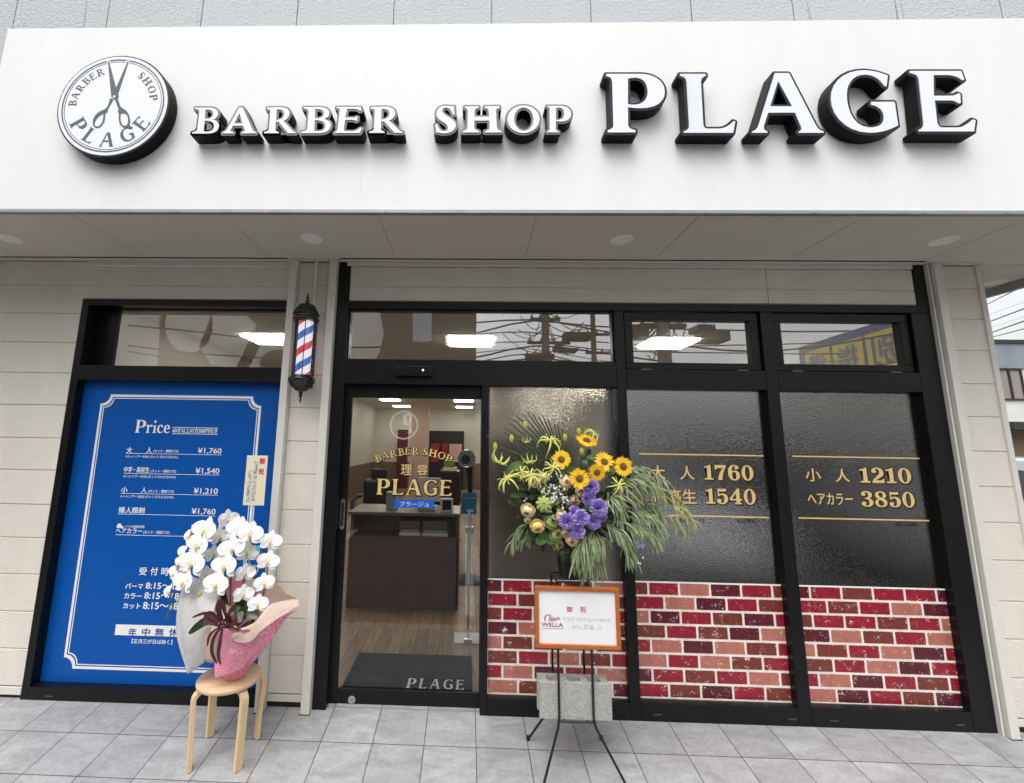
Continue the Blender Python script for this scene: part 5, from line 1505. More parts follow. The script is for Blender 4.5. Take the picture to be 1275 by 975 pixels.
def ruffle_mesh(name, ma, layers, seed, open_=.9, ruff=.05):
    """layered cupped bloom about 1 wide, looking along -Y"""
    random.seed(seed); s = MB()
    for L_, (cnt, rad, hh, wv) in enumerate(layers):
        for k in range(cnt):
            a = 2 * PI * (k + .37 * L_) / cnt + random.uniform(-.15, .15)
            vs, fs = [], []; n_, m_ = 5, 6
            for i in range(n_ + 1):
                t = i / n_
                for j in range(m_ + 1):
                    u = j / m_ - .5
                    aa = a + u * wv
                    rr_ = rad * (t ** .8) * (1 - .5 * u * u * t) + .02
                    yy = -hh * t ** 1.6 + ruff * math.sin(j * 2.1 + k + L_) * t
                    if rad < .40 and ruff < .05:
                        rr_ = rad * math.sin(.2 + 2.25 * t) * (1 - .25 * u * u) + .01; yy = -.10 - hh * t + .06 * u * u
                    elif t > .7: yy += (t - .7) * .5 * hh
                    vs.append((rr_ * math.sin(aa), yy, rr_ * math.cos(aa)))
            for i in range(n_):
                for j in range(m_): fs.append((i * (m_ + 1) + j, i * (m_ + 1) + j + 1, (i + 1) * (m_ + 1) + j + 1, (i + 1) * (m_ + 1) + j))
            s.add(vs, fs, 0, True)
    return s.mesh(name, ma)
lay_l = [(7, .52, .06, .95), (7, .46, .20, .9), (7, .38, .34, .85), (6, .29, .43, .9), (5, .20, .49, 1.0), (4, .11, .52, 1.3)]
lay_r = [(5, .52, .14, 1.35), (5, .45, .28, 1.35), (4, .38, .36, 1.5), (4, .30, .41, 1.5), (3, .22, .44, 1.9), (3, .14, .46, 2.2), (2, .07, .47, 3.0)]
LIS = [ruffle_mesh('lisianthus', M_purple, lay_l, i, ruff=.085) for i in range(3)]
ROSE = {k: ruffle_mesh('rose', m_, lay_r, 5, ruff=.02) for k, m_ in (('c', M_creamr), ('p', M_peach), ('y', M_yrose), ('l', M_lime))}
random.seed(11)
for i, (x, y, Y, sz) in enumerate(((553, 432, -.55, 19), (538, 490, -.55, 19), (590, 538, -.57, 22), (562, 608, -.55, 19), (502, 588, -.58, 20), (430, 606, -.58, 20), (480, 655, -.57, 20), (712, 470, -.44, 17), (468, 560, -.53, 16), (600, 575, -.50, 16))):
    q = FP(x, y, Y); w_ = sz * ((q - CAM).dot(Vector(RC[2]))) / FOC
    place('lisianthus', LIS[i % 3], q, w_, (random.uniform(-.4, .4), -1, random.uniform(-.3, .4)), roll=i)
for i, (k, x, y, Y, sz) in enumerate((('c', 234, 546, -.52, 18), ('y', 280, 626, -.53, 18), ('p', 458, 698, -.53, 16), ('p', 405, 580, -.52, 15), ('c', 262, 408, -.50, 14), ('p', 425, 408, -.52, 15), ('p', 500, 455, -.50, 13), ('c', 310, 382, -.50, 13), ('l', 345, 614, -.52, 17), ('l', 372, 672, -.50, 17), ('p', 470, 500, -.48, 15), ('c', 232, 598, -.48, 9), ('l', 385, 720, -.48, 13), ('p', 415, 665, -.5, 11))):
    q = FP(x, y, Y); w_ = sz * ((q - CAM).dot(Vector(RC[2]))) / FOC
    place('rose', ROSE[k], q, w_, (random.uniform(-.4, .2), -1, random.uniform(-.3, .5)), roll=i)
s = MB()
for k in range(9):
    a = 2 * PI * k / 9; P_ = [(.5 * math.sin(t) * math.sin(a), .5 * math.cos(t) * -1, .5 * math.sin(t) * math.cos(a)) for t in [.15 + 2.6 * j / 7 for j in range(8)]]
    s.tube(P_, [.03, .10, .16, .18, .18, .15, .1, .04], 8)
gb = s.mesh('green_bud', M_lime)
q = FP(314, 520, -.55); place('green_bud', gb, q, 15.5 * ((q - CAM).dot(Vector(RC[2]))) / FOC, (-.15, -1, .2))
# gloriosa lilies
def glor_mesh(seed):
    random.seed(seed); s = MB()
    for k in range(6):
        a = 2 * PI * k / 6 + random.uniform(-.2, .2)
        st0 = random.uniform(.75, 1.1); cu = random.uniform(.8, 1.5)
        P_ = []
        for j in range(9):
            t = j / 8
            rr_ = .55 * math.sin(min(1.9, t * 1.9 * st0)) ; yy = .12 - .75 * t * t * cu * .7 - .05 * math.sin(t * 9 + k)
            P_.append((rr_ * math.sin(a + .25 * t), -yy * .9 + .0, rr_ * math.cos(a + .25 * t)))
        s.tube(P_, [.02, .034, .042, .045, .04, .036, .03, .024, .008], 6)
    for k in range(6):
        a = 2 * PI * (k + .5) / 6; s.tube([(0, 0, 0), (.3 * math.sin(a), -.12, .3 * math.cos(a)), (.46 * math.sin(a), -.10, .46 * math.cos(a))], [.012, .012, .02], 5)
    return s.mesh('gloriosa_lily', M_glor)
GLM = [glor_mesh(i) for i in range(4)]
for i, (x, y, Y, sz, fd) in enumerate(((92, 300, -.46, 26, (-.3, .2, -1)), (130, 395, -.50, 34, (-.5, -.5, .7)), (238, 300, -.47, 20, (0, .3, -1)), (250, 378, -.54, 30, (-.1, -.7, .6)), (345, 200, -.40, 32, (.1, -.5, .8)), (362, 335, -.50, 28, (0, -.8, .5)), (690, 425, -.53, 26, (.1, -.9, .4)), (205, 360, -.5, 22, (-.3, -.8, .3)), (560, 160, -.44, 22, (.4, -.4, .8)), (225, 200, -.42, 13, (0, .2, -1)), (310, 380, -.54, 22, (.2, -.9, .2)))):
    q = FP(x, y, Y); w_ = sz * ((q - CAM).dot(Vector(RC[2]))) / FOC
    place('gloriosa_lily', GLM[i % 4], q, w_ * .85, fd, roll=i * 1.1)
s = MB()
for u, v, Y in ((150, 185, -.42), (218, 118, -.40), (420, 180, -.40), (67, 225, -.42), (490, 150, -.40), (505, 250, -.44)):
    q = FP(u, v, Y)
    for k in range(3): s.tube([q + Vector((.004 * (k - 1), 0, .02)), q + Vector((.008 * (k - 1), -.004, 0)), q + Vector((.004 * (k - 1), 0, -.022))], [.003, .007, .002], 6)
s.build('lily_bud', mat('bud_lime', (.38, .46, .06), .5), fl)
# stems
s = MB()
for P_ in (((150, 160, -.42), (190, 230, -.42), (300, 420, -.42)), ((218, 120, -.40), (225, 230, -.42), (330, 450, -.42)), ((420, 190, -.40), (415, 300, -.41), (450, 520, -.40)), ((495, 230, -.43), (500, 330, -.42), (480, 560, -.40)), ((25, 170, -.40), (100, 235, -.41), (180, 265, -.42), (300, 380, -.42)), ((402, 300, -.47), (420, 420, -.42), (450, 560, -.4)), ((620, 310, -.47), (570, 430, -.42), (500, 600, -.4)), ((716, 330, -.49), (640, 430, -.44), (540, 590, -.4)), ((120, 340, -.47), (210, 420, -.45), (330, 560, -.42)), ((560, 270, -.45), (545, 310, -.45), (560, 420, -.42))):
    s.tube(curve_pts([FP(*p) for p in P_], 5), .0028, 6)
s.build('stem', leafmat('flower_stem', (.07, .10, .03)), fl)
# palm fan
s = MB(); random.seed(2)
ax0, ax1 = FP(470, 420, -.36), FP(255, 250, -.33)
mid = FP(400, 330, -.36)
axis = curve_pts([ax0, FP(370, 330, -.35), FP(300, 230, -.34)], 12)
tips = [(100, 150), (112, 125), (130, 105), (150, 85), (172, 68), (200, 58), (228, 52), (255, 52), (282, 60), (305, 68), (330, 78), (355, 95), (378, 110), (402, 130), (425, 150), (450, 175), (470, 195), (485, 215)]
for k, (x, y) in enumerate(tips):
    t = k / (len(tips) - 1)
    b0 = FP(345 + 95 * t - (0 if k > 4 else 40 - 10 * k), 285 + 70 * abs(t - .2), -.35)
    tp = FP(x + random.uniform(-5, 5), y + random.uniform(-5, 5), -.31 - .03 * random.random())
    md = b0.lerp(tp, .5) + Vector((0, -.012, .01))
    P_ = curve_pts([b0, md, tp], 5); vs, fs = [], []
    for i, q in enumerate(P_):
        u = i / (len(P_) - 1); tg = (tp - b0).normalized(); sd = tg.cross(Vector((0, -1, 0))).normalized()
        wv = .0068 * (1 - u) ** .6 + .0004
        vs += [q - sd * wv, q + Vector((0, .004, 0)), q + sd * wv]
    for i in range(len(P_) - 1): fs += [(i * 3, i * 3 + 1, i * 3 + 4, i * 3 + 3), (i * 3 + 1, i * 3 + 2, i * 3 + 5, i * 3 + 4)]
    s.add(vs, fs, 0, True)
s.tube([FP(480, 470, -.38), FP(440, 370, -.37), FP(345, 285, -.35)], [.005, .004, .002], 6)
s.build('palm_leaf', M_palm, fl)
# second dark frond, lower left
def blade(s, a, b, wv, mi=0, sag=.0, seg=5, nrm=None):
    a, b = Vector(a), Vector(b)
    md = a.lerp(b, .55) + Vector((0, 0, sag))
    P_ = curve_pts([a, md, b], seg)
    vs, fs = [], []
    for i, q in enumerate(P_):
        u = i / (len(P_) - 1)
        tg = (P_[min(i + 1, len(P_) - 1)] - P_[max(i - 1, 0)]).normalized()
        nn = nrm or Vector((random.uniform(-.5, .5), -1, random.uniform(-.3, .5)))
        sd = tg.cross(nn)
        if sd.length < 1e-4: sd = Vector((1, 0, 0))
        sd.normalize(); ww = wv * math.sin(PI * (.1 + .88 * u)) ** .7
        vs += [q - sd * ww, q + sd * ww]
    for i in range(len(P_) - 1): fs.append((i * 2, i * 2 + 1, i * 2 + 3, i * 2 + 2))
    s.add(vs, fs, mi, True)
# broad leaves
def broad(pts, wv, ma): strap([FP(*p) for p in pts], wv, ma, 'leaf', fl, fold=.12)
for pts, wv, ma in ((((215, 320, -.46), (165, 330, -.48), (125, 372, -.47)), .026, M_fgreen), (((330, 470, -.42), (240, 430, -.44), (160, 420, -.44)), .026, M_dgreen), (((320, 500, -.40), (230, 470, -.42), (170, 465, -.42)), .022, M_dgreen), (((330, 520, -.38), (230, 500, -.40), (160, 505, -.38)), .02, M_dgreen), (((260, 690, -.46), (250, 610, -.46), (290, 560, -.46)), .024, M_dgreen), (((330, 660, -.46), (300, 700, -.48), (270, 700, -.49)), .026, M_fgreen), (((320, 690, -.46), (350, 700, -.50), (375, 690, -.52)), .024, M_fgreen), (((430, 740, -.46), (420, 770, -.48), (445, 780, -.46)), .025, M_dgreen), (((470, 740, -.44), (500, 760, -.47), (480, 790, -.45)), .024, M_fgreen), (((420, 330, -.46), (450, 350, -.49), (470, 335, -.5)), .02, M_fgreen), (((560, 320, -.46), (545, 290, -.48), (580, 275, -.47)), .018, M_fgreen), (((640, 350, -.5), (660, 340, -.52), (650, 370, -.51)), .02, M_fgreen), (((520, 280, -.40), (515, 320, -.42), (500, 400, -.42)), .022, M_dgreen), (((545, 240, -.38), (530, 300, -.4), (500, 380, -.4)), .018, M_palm)):
    broad(pts, wv, ma)
# dense dark heart of leaves
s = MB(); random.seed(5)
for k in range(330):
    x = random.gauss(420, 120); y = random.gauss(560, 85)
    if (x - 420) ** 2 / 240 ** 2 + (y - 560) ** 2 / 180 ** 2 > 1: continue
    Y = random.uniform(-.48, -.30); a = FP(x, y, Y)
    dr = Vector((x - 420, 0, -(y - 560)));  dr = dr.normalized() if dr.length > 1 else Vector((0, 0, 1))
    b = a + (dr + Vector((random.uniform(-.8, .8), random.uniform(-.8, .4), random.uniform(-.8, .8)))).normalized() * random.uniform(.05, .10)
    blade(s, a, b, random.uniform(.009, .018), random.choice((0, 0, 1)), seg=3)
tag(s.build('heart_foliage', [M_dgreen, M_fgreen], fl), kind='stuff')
# white filler
s = MB(); random.seed(8); s2_ = MB()
for k in range(120):
    x, y = random.gauss(375, 42), random.gauss(470, 50)
    q = FP(x, y, random.uniform(-.56, -.50)); rr_ = random.uniform(.003, .0065)
    for j in range(5):
        a = 2 * PI * j / 5 + k; petal_grid(s, q.x, q.z, rr_ * 1.4, rr_, a, .1, y=q.y, n=2, m=1)
    if k % 2 == 0: blade(s2_, q + Vector((0, .02, -.03)), q + Vector((random.uniform(-.03, .03), -.005, random.uniform(-.01, .03))), .005, seg=3)
for x, y in ((225, 490), (240, 482), (252, 495), (215, 502), (235, 600), (700, 695), (720, 705), (745, 700), (735, 712), (790, 815), (815, 790), (800, 820)):
    q = FP(x, y, -.46)
    for j in range(5): petal_grid(s, q.x, q.z, .007, .005, 2 * PI * j / 5, .1, y=q.y, n=2, m=1)
tag(s.build('white_filler', M_tiny, fl), kind='stuff'); tag(s2_.build('filler_leaf', leafmat('pale_leaf', (.22, .27, .10)), fl), kind='stuff')
s = MB()
for x, y in ((800, 725), (785, 715), (812, 735), (790, 735), (820, 722)):
    q = FP(x, y, -.46)
    for j in range(5): petal_grid(s, q.x, q.z, .012, .007, 2 * PI * j / 5, .1, y=q.y, n=2, m=1)
s.build('lilac_spray', M_purple, fl)
# drooping narrow-leaved sprays
def spray(path, nleaf, ma, Llo, Lhi, seed, wv=.0046, down=.8, spread=.8):
    random.seed(seed); P_ = curve_pts([FP(*p) for p in path], 8); s = MB()
    s.tube(P_, [.0022] * len(P_), 5, 1)
    L = len(P_)
    for k in range(nleaf):
        t = .12 + .88 * (k / nleaf); i = min(L - 2, int(t * (L - 1)))
        a = P_[i].lerp(P_[i + 1], random.random())
        tg = (P_[i + 1] - P_[i]).normalized()
        dr = tg * .9 + Vector((random.uniform(-1, 1) * spread, random.uniform(-1, .6) * spread, random.uniform(-1, .6) * spread)) + Vector((0, 0, -down))
        ln_ = random.uniform(Llo, Lhi)
        b = a + dr.normalized() * ln_
        blade(s, a, b, wv * random.uniform(.7, 1.25), 0, sag=random.uniform(.1, .28) * ln_, seg=4)
    s.build('foliage_spray', [ma, mat('red_twig', (.10, .055, .035), .6)], fl)
G1, G2 = M_ggreen, M_ggreen2
for i, (path, n_, ma, l0, l1, dn_) in enumerate((
    (((640, 480, -.45), (720, 400, -.48), (800, 385, -.48), (870, 440, -.46)), 90, G1, .07, .12, .9),
    (((640, 480, -.45), (740, 360, -.44), (830, 350, -.42), (920, 400, -.40)), 70, G1, .05, .10, .5),
    (((650, 500, -.44), (800, 430, -.42), (930, 450, -.38), (1010, 520, -.36)), 80, G2, .05, .09, .6),
    (((660, 510, -.44), (830, 440, -.42), (960, 510, -.38), (1065, 600, -.36)), 85, G2, .04, .09, .7),
    (((640, 540, -.46), (780, 560, -.48), (850, 590, -.47), (890, 650, -.46)), 75, G1, .06, .11, .7),
    (((630, 580, -.46), (740, 620, -.50), (820, 650, -.50), (880, 700, -.48)), 80, G1, .05, .10, .7),
    (((600, 600, -.48), (680, 650, -.52), (720, 700, -.52), (740, 790, -.50)), 80, G1, .06, .10, .9),
    (((560, 640, -.48), (560, 690, -.52), (540, 750, -.52), (530, 850, -.50)), 85, G1, .07, .12, 1.1),
    (((540, 640, -.46), (520, 700, -.54), (490, 740, -.55), (480, 800, -.54)), 70, G1, .07, .11, 1.1),
    (((570, 650, -.48), (610, 700, -.50), (600, 760, -.50), (590, 860, -.47)), 55, G1, .06, .10, 1.0),
    (((600, 520, -.48), (650, 480, -.54), (680, 500, -.55), (700, 560, -.54)), 60, G1, .06, .10, .8),
    (((300, 620, -.40), (230, 620, -.38), (180, 650, -.36), (150, 710, -.35)), 42, G1, .05, .09, .8),
    (((310, 640, -.40), (260, 660, -.38), (220, 690, -.36), (190, 730, -.35)), 34, G1, .05, .08, .9),
    (((700, 600, -.42), (830, 560, -.40), (950, 580, -.36), (1020, 640, -.34)), 55, G2, .04, .08, .7),
    (((620, 620, -.44), (700, 700, -.44), (760, 740, -.44), (780, 820, -.42)), 40, G1, .04, .08, .7),
    (((650, 540, -.42), (760, 500, -.40), (840, 520, -.38), (900, 560, -.38)), 60, G1, .05, .09, .6))):
    spray(path, int(n_ * .62), ma, l0 * 1.05, l1 * 1.2, 40 + i, down=dn_)

# ------------------------------------------------------------------ street beyond the corner and across the road
M_render_w = mat('pale_render', (.66, .66, .64), .8, var=.12, vscale=1.5, bump=.2, bscale=20)
M_slatewall = mat('bluegrey_cladding', (.24, .28, .31), .7, var=.12, vscale=2)
M_tanwall = mat('tan_render', (.33, .25, .16), .8, var=.12, vscale=2)
M_winglass = mat('street_window_glass', (.05, .055, .06), .1, spec=.8)
M_curtain = mat('pink_curtain', (.30, .25, .25), .7)
M_winframe = mat('dark_window_frame', (.03, .03, .03), .5)
YH2 = 12.0
hb = thing('house', 'two storey pale house with blue-grey upper band seen past the shop corner', 'house', (0, 0, 0))
zt2, zm = PY(1260, 428, YH2).z, PY(1260, 458, YH2).z
zlow = PY(1268, 537, YH2).z
MB().box(16, 27, YH2, YH2 + 9, zlow, zm - .02).build('wall', M_render_w, hb)
MB().box(15.95, 27.05, YH2 - .05, YH2 + 9, zm - .02, zt2).build('upper_cladding', M_slatewall, hb)
MB().box(16, 27, YH2 + .3, YH2 + 9, -.28, zlow).build('lower_wall', M_tanwall, hb)
MB().box(15.9, 27.1, YH2 - .1, YH2 + 9, zt2, zt2 + .12).build('roof_edge', M_winframe, hb)
a, b = PY(1244, 498, YH2), PY(1269, 459, YH2)
for x0 in (a.x, a.x + 3.4):
    x1 = x0 + (b.x - a.x)
    fw = MB()
    fw.box(x0, x1, YH2 - .06, YH2 + .02, a.z, a.z + .05); fw.box(x0, x1, YH2 - .06, YH2 + .02, b.z - .05, b.z); fw.box(x0, x0 + .05, YH2 - .06, YH2 + .02, a.z + .05, b.z - .05); fw.box(x1 - .05, x1, YH2 - .06, YH2 + .02, a.z + .05, b.z - .05); fw.box((x0 + x1) / 2 - .03, (x0 + x1) / 2 + .03, YH2 - .06, YH2 + .02, a.z + .05, b.z - .05)
    w_ = fw.build('window', M_winframe, hb)
    pane(w_, x0 + .05, x1 - .05, a.z + .05, b.z - .05, YH2 - .02, M_curtain)
a, b = PY(1254, 536, YH2 - .5), PY(1300, 526, YH2 - .5)
MB().box(a.x, a.x + 3, YH2 - .7, YH2, a.z, b.z).build('awning', M_winframe, hb, bevel=.02)
# vehicles
def car(lab, cat, loc, rz, col, kind, group=None, matn=None):
    t = thing('parked_van' if kind == 'van' else 'parked_car', lab, cat, loc, group)
    t.rotation_euler = (0, 0, rz)
    L, W, H = (3.4, 1.48, 1.85) if kind == 'van' else (4.2, 1.7, 1.48)
    mp_ = mat(matn or 'car_paint', col, .25, coat=.8)
    if kind == 'van': prof = [(-1.68, .28), (1.62, .28), (1.70, .45), (1.68, .85), (1.60, .98), (1.15, 1.70), (.95, 1.82), (-1.45, 1.85), (-1.66, 1.70), (-1.70, .9), (-1.70, .4)]
    else: prof = [(-2.05, .3), (2.0, .3), (2.10, .5), (2.05, .72), (1.85, .84), (.95, .95), (.25, 1.42), (-.1, 1.48), (-1.1, 1.46), (-1.75, 1.02), (-2.05, .95), (-2.1, .6)]
    s = MB(); vs = []
    rows = [(-1, .93), (-.8, 1), (.8, 1), (1, .93)]
    n_ = len(prof)
    for sy, k in ((-1, .0), (-.86, 1), (.86, 1), (1, .0)):
        for x, z in prof:
            tum = .14 * max(0, (z - .9)) / (H - .9) if z > .9 else 0
            yy = sy * W / 2 * (1 - tum)
            zz = z if k else .3 + (z - .3) * .985; xx = x if k else x * .975
            vs.append((xx, yy, zz))
    fs = [(r_ * n_ + i, r_ * n_ + (i + 1) % n_, (r_ + 1) * n_ + (i + 1) % n_, (r_ + 1) * n_ + i) for r_ in range(3) for i in range(n_)]
    fs += [tuple(range(n_))[::-1], tuple(3 * n_ + i for i in range(n_))]
    s.add(vs, fs, 0, False); s.build('body', mp_, t, bevel=.04)
    for sy in (-1, 1):
        y = sy * (W / 2 * .955)
        if kind == 'van': wins = [[(1.05, 1.0), (.98, 1.55), (.35, 1.6), (.35, 1.0)], [(.25, 1.0), (.25, 1.6), (-.55, 1.6), (-.55, 1.0)], [(-.65, 1.0), (-.65, 1.6), (-1.45, 1.58), (-1.5, 1.0)]]
        else: wins = [[(.72, .98), (.2, 1.36), (-.25, 1.38), (-.25, .98)], [(-.33, .98), (-.33, 1.38), (-1.0, 1.35), (-1.35, .98)]]
        for w2 in wins:
            vs = [(x, y * (1 - .14 * (z - .9) / (H - .9)) + sy * .035, z) for x, z in w2]
            MB().add(vs, [(0, 1, 2, 3)] if sy > 0 else [(3, 2, 1, 0)]).build('window', M_winglass, t)
    hw = W / 2 * .8
    g = MB()
    if kind == 'van': g.add([(1.61, -hw, 1.02), (1.61, hw, 1.02), (1.21, hw * .92, 1.66), (1.21, -hw * .92, 1.66)], [(0, 1, 2, 3)])
    else: g.add([(.98, -hw, .97), (.98, hw, .97), (.32, hw * .9, 1.41), (.32, -hw * .9, 1.41)], [(0, 1, 2, 3)])
    g.build('windscreen', M_winglass, t)
    for sx in (-1, 1):
        for sy in (-1, 1):
            s = MB(); xx = sx * L * .31; s.tube([(xx, sy * (W / 2 - .19), .30), (xx, sy * (W / 2 + .005), .30)], .30, 24); wl = s.build('wheel', M_rubber, t)
            s = MB(); s.tube([(xx, sy * (W / 2 - .0), .30), (xx, sy * (W / 2 + .012), .30)], .19, 20); s.build('rim', M_steel, wl)
    xf = 1.70 if kind == 'van' else 2.06
    for sy in (-1, 1):
        MB().box(xf - .06, xf + .015, sy * W * .36 - .14, sy * W * .36 + .14, .62, .78).build('headlight', mat('lamp_glass', (.7, .72, .75), .15), t, bevel=.03)
        MB().box(-xf - .03, -xf + .05, sy * W * .40 - .09, sy * W * .40 + .09, .7, .95).build('tail_light', mat('tail_red', (.35, .01, .01), .2), t, bevel=.02)
    MB().box(xf - .02, xf + .03, -.17, .17, .42, .54).build('number_plate', mat('plate_yellow', (.65, .48, .02), .4) if kind == 'van' else M_white, t)
    return t
a = PY(1268, 600, 6.2)
car('white parked van with dark windows seen past the shop corner', 'van', (a.x + 1.1, 6.9, -.27), R_(-100), (.75, .76, .77), 'van', matn='white_paintwork')
# overhead cables past the corner
for i, (u0, v0, u1, v1, th) in enumerate(((1215, 386, 1300, 343, .020), (1215, 407, 1300, 375, .022), (1215, 421, 1300, 391, .022), (1215, 425, 1300, 403, .016), (1215, 398, 1300, 367, .006), (1215, 414, 1300, 386, .006))):
    a, b = PY(u0, v0, 22), PY(u1, v1, 9)
    ex = a + (a - b) * .6; ey = b + (b - a) * .5
    s = MB(); s.tube([ex, a, b, ey], th, 6)
    lab = ['black overhead cable nearest the canopy edge past the corner', 'thick black overhead cable second below the canopy edge', 'thick black overhead cable third below the canopy edge', 'thin grey overhead cable lowest above the house roof', 'faint thin wire between the two upper cables', 'faint thin wire between the thick cables'][i]
    tag(s.build('overhead_cable', mat('cable', (.03, .03, .032), .6) if th > .01 else mat('wire', (.3, .3, .31), .6)), lab, 'cable', 'overhead cables past the corner')

# what the glass mirrors: the far side of the street, behind the viewer
M_pole = mat('pole_concrete', (.17, .165, .155), .8, var=.15)
M_dk = mat('fittings', (.05, .05, .047), .6)
bb = thing('facade_building', 'brown building across the street with cream supergraphic, mirrored in the upper panes', 'building', (0, 0, 0))
D = 11
xe = MP(593, 420, D).x
M_brownf = mat('brown_facade', (.12, .10, .075), .8, var=.06)
MB().box(-26, xe, -D - 8, -D, -.28, 6.9).build('wall', M_brownf, bb)
M_crf = mat('cream_facade', (.80, .78, .71), .7)
def mirror_pts(poly): return [(q.x, q.z) for q in [MP(u, v, D) for u, v in poly]]
def mpl(polys, ma, name):
    s = MB(); pp = orient([mirror_pts(p) for p in polys])
    plate(s, pp, 0, .08)
    s.v = [(x, -D + .09 - y, z) for x, y, z in s.v]
    s.f = [q[::-1] for q in s.f]
    s.build(name, ma, bb)
def ring(cx_, cy_, r0, r1): return [ell(cx_, cy_, r0, r0 * .95, 40), ell(cx_, cy_, r1, r1 * .95, 40)]
mpl([[(95, 360), (196, 360), (190, 480), (95, 480)]], M_crf, 'facade_panel')
mpl([ell(232, 404, 30, 34)], M_crf, 'graphic')
mpl([[(262, 385), (298, 385), (318, 405), (300, 470), (270, 470), (245, 430)]], M_crf, 'graphic')
mpl(ring(342, 455, 34, 22), M_crf, 'graphic')
mpl([[(318, 400), (338, 400), (300, 470), (285, 470)]], M_brownf, 'graphic_stroke')
mpl([[(410, 340), (452, 340), (472, 385), (478, 415), (472, 440), (458, 460), (410, 460)]], M_crf, 'graphic')
mpl([[(514, 360), (538, 360), (537, 426), (514, 425)]], mat('pale_panel', (.55, .58, .60), .6), 'graphic')
def upole(lab, u, Dd, rad, top=9.5, arms=()):
    x = MP(u, 430, Dd).x
    t = thing('utility_pole', lab, 'utility pole', (x, -Dd, -.28), 'utility poles across the street')
    s = MB(); s.tube([(0, 0, 0), (0, 0, top)], [rad, rad * .75], 16); s.build('pole_shaft', M_pole, t)
    for z, w_, dx in arms:
        s = MB(); s.box(dx - w_, dx + w_, -.05, .05, z, z + .09); a = s.build('cross_arm', M_dk, t)
        for k in range(4):
            s = MB(); s.lathe([(.02, 0), (.05, .03), (.03, .06), (.05, .09), (.02, .12)], 10, 0, dx - w_ + w_ * 2 * (k + .2) / 3.6, 0)
            s.v = [(x_, y_, zz + z + .09) for x_, y_, zz in s.v]; s.build('insulator', M_drip, a)
    return t
p1 = upole('concrete utility pole mirrored in the wide pane over the door, left one', 680, 11, .15, 8.6, ((6.0, .5, 0), (5.2, .7, .1), (4.75, .45, -.2)))
p2 = upole('thin concrete utility pole mirrored in the wide pane over the door, right one', 740, 13, .12, 7.4, ((6.0, .6, 0), (5.3, .5, .2)))
p3 = upole('thick concrete utility pole mirrored in the first small pane', 829, 6.4, .16, 9.5, ((4.55, .5, 0),))
for u0, u1, v0, v1, Dd in ((702, 735, 414, 423, 11), (655, 690, 441, 447, 11), (690, 700, 430, 436, 11), (783, 806, 405, 420, 6.4), (866, 888, 405, 413, 6.4), (874, 906, 412, 425, 6.4), (697, 720, 434, 437, 11)):
    a, b = MP(u0, v1, Dd), MP(u1, v0, Dd)
    s = MB().box(min(a.x, b.x), max(a.x, b.x), -Dd - .25, -Dd + .2, a.z, b.z)
    tag(s.build('cable_box', M_dk, None, bevel=.03), 'dark equipment box among the mirrored street cables', 'equipment box', 'cable boxes across the street')
random.seed(21)
cab = [(-26, 30, 4.6, 4.9, 11.3), (-26, 30, 5.3, 5.5, 11.2), (-26, 30, 5.9, 6.0, 11.4), (-26, 30, 6.8, 6.6, 11.2), (-26, 30, 4.3, 4.5, 11.0), (-8, 30, 3.9, 3.8, 6.6), (-8, 30, 4.3, 4.5, 6.5), (-8, 30, 3.6, 3.6, 6.6), (-26, 30, 5.05, 5.15, 11.1)]
for i, (x0, x1, za, zb_, Dd) in enumerate(cab):
    s = MB(); P_ = []
    for k in range(25):
        t = k / 24; P_.append((x0 + (x1 - x0) * t, -Dd, za + (zb_ - za) * t - .5 * math.sin(PI * ((t * 4) % 1)) + .1 * math.sin(i + t * 30)))
    s.tube(curve_pts(P_, 3), random.choice((.015, .022, .03)), 6)
    tag(s.build('street_cable', M_dk), 'sagging black cable along the far side of the street', 'cable', 'cables across the street')
loops = MB()
for k in range(26):
    Dd = random.choice((11, 6.4)); px0 = (680, 829)[Dd < 7]
    a = MP(px0 + random.uniform(-8, 8), random.uniform(388, 440), Dd); b = MP(px0 + random.choice((-1, 1)) * random.uniform(15, 60), random.uniform(385, 445), Dd)
    md = a.lerp(b, .5) - Vector((0, 0, random.uniform(.1, .4)))
    loops.tube(curve_pts([a, md, b], 5), .014, 5)
cl = loops.build('cable_loops', M_dk); tag(cl, 'tangle of drop cables round the mirrored utility poles', 'cables', kind='stuff')
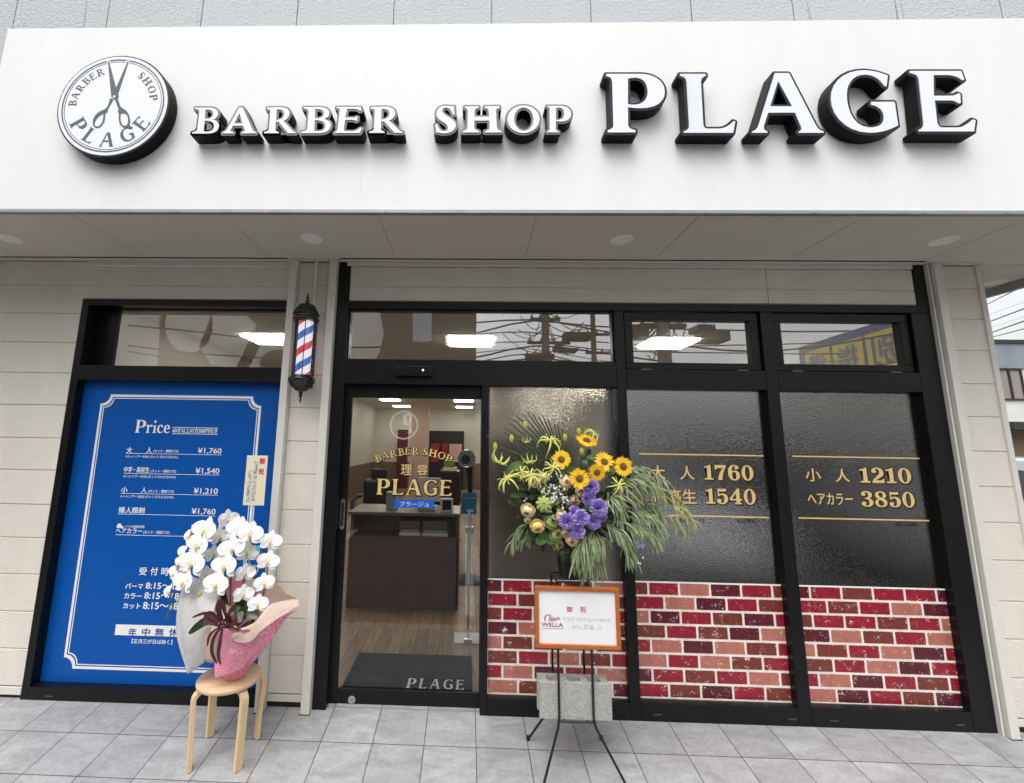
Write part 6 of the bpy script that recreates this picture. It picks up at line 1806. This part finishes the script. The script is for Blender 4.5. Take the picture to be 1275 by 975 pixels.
# yellow school sign board
sb = thing('billboard', 'blue board with four yellow panels of characters, mirrored in the last small pane', 'billboard', (0, 0, 0))
A0, A1 = MP(1003, 430, 13), MP(1150, 400, 8.5)
zb0 = MP(1003, 478, 13).z
zt0 = A0.z
M_bb = mat('board_blue', (.03, .07, .22), .5); M_by = mat('board_yellow', (.70, .55, .04), .5)
dv = Vector((A1.x - A0.x, A1.y - A0.y, 0)); Ln = dv.length; dv.normalize(); nv = Vector((-dv.y, dv.x, 0))
if nv.x > 0: nv = -nv
def bmap(s, flip=True):
    s.v = [tuple(Vector((A0.x, A0.y, 0)) + dv * x + nv * (-y) + Vector((0, 0, z))) for x, y, z in s.v]; return s
s = MB().box(-.3, Ln + 1.5, 0, .25, zb0 - .2, zt0); bmap(s).build('board', M_bb, sb)
s = MB().box(.2, .5, .05, .2, -.28, zb0 - .2); s.box(Ln - .5, Ln - .2, .05, .2, -.28, zb0 - .2); bmap(s).build('leg', M_dk, sb)
pw = (Ln + 1.2) / 4.2
for k, ch in enumerate('導指別個'):
    s = MB().box(.02 + k * pw, .02 + k * pw + pw * .9, -.02, 0, zb0, zt0 - .28); bmap(s).build('panel', M_by, sb)
    s = MB(); text(s, ch, .02 + k * pw + pw * .76, .02 + k * pw + pw * .16, zb0 + .18, zt0 - .45, -.03, .03); bmap(s); s.build('character', M_bb, sb)
# far houses and cars behind the viewer
for i, (x0, x1, D0, h_, c_, lab) in enumerate(((6, 14, 26, 2.6, (.30, .29, .27), 'grey house across the street mirrored dimly in the dark panes'), (15, 30, 30, 3.6, (.20, .17, .15), 'long brown block across the street mirrored dimly in the dark panes'), (xe + .6, 5.2, 24, 2.2, (.40, .39, .36), 'low pale shed across the street mirrored dimly in the dark panes'))):
    t = thing('street_building', lab, 'building')
    MB().box(x0, x1, -D0 - 6, -D0, -.28, h_).build('wall', mat('street_wall_%s' % 'abc'[i], c_, .8, var=.1), t)
    MB().box(x0 - .2, x1 + .2, -D0 - 6.2, -D0 + .2, h_, h_ + .2).build('roof', M_dk, t)
    k = x0 + .8
    while k < x1 - 1.4:
        for z in (1.0, 3.6):
            if z + 1.2 < h_: MB().box(k, k + 1.1, -D0 - .02, -D0 + .03, z, z + 1.2).build('window', M_winglass, t)
        k += 2.3
car('black hatchback parked across the lot, mirrored in the dark panes', 'car', (5.9, -5.0, -.275), R_(86), (.02, .02, .022), 'car', 'cars parked behind the viewer', 'black_paintwork')
car('silver hatchback parked across the lot, mirrored in the dark panes', 'car', (8.8, -5.2, -.275), R_(95), (.45, .46, .47), 'car', 'cars parked behind the viewer', 'silver_paintwork')
car('white hatchback parked across the lot, mirrored in the dark panes', 'car', (3.35, -4.95, -.275), R_(91), (.75, .75, .75), 'car', 'cars parked behind the viewer', 'white_paintwork')
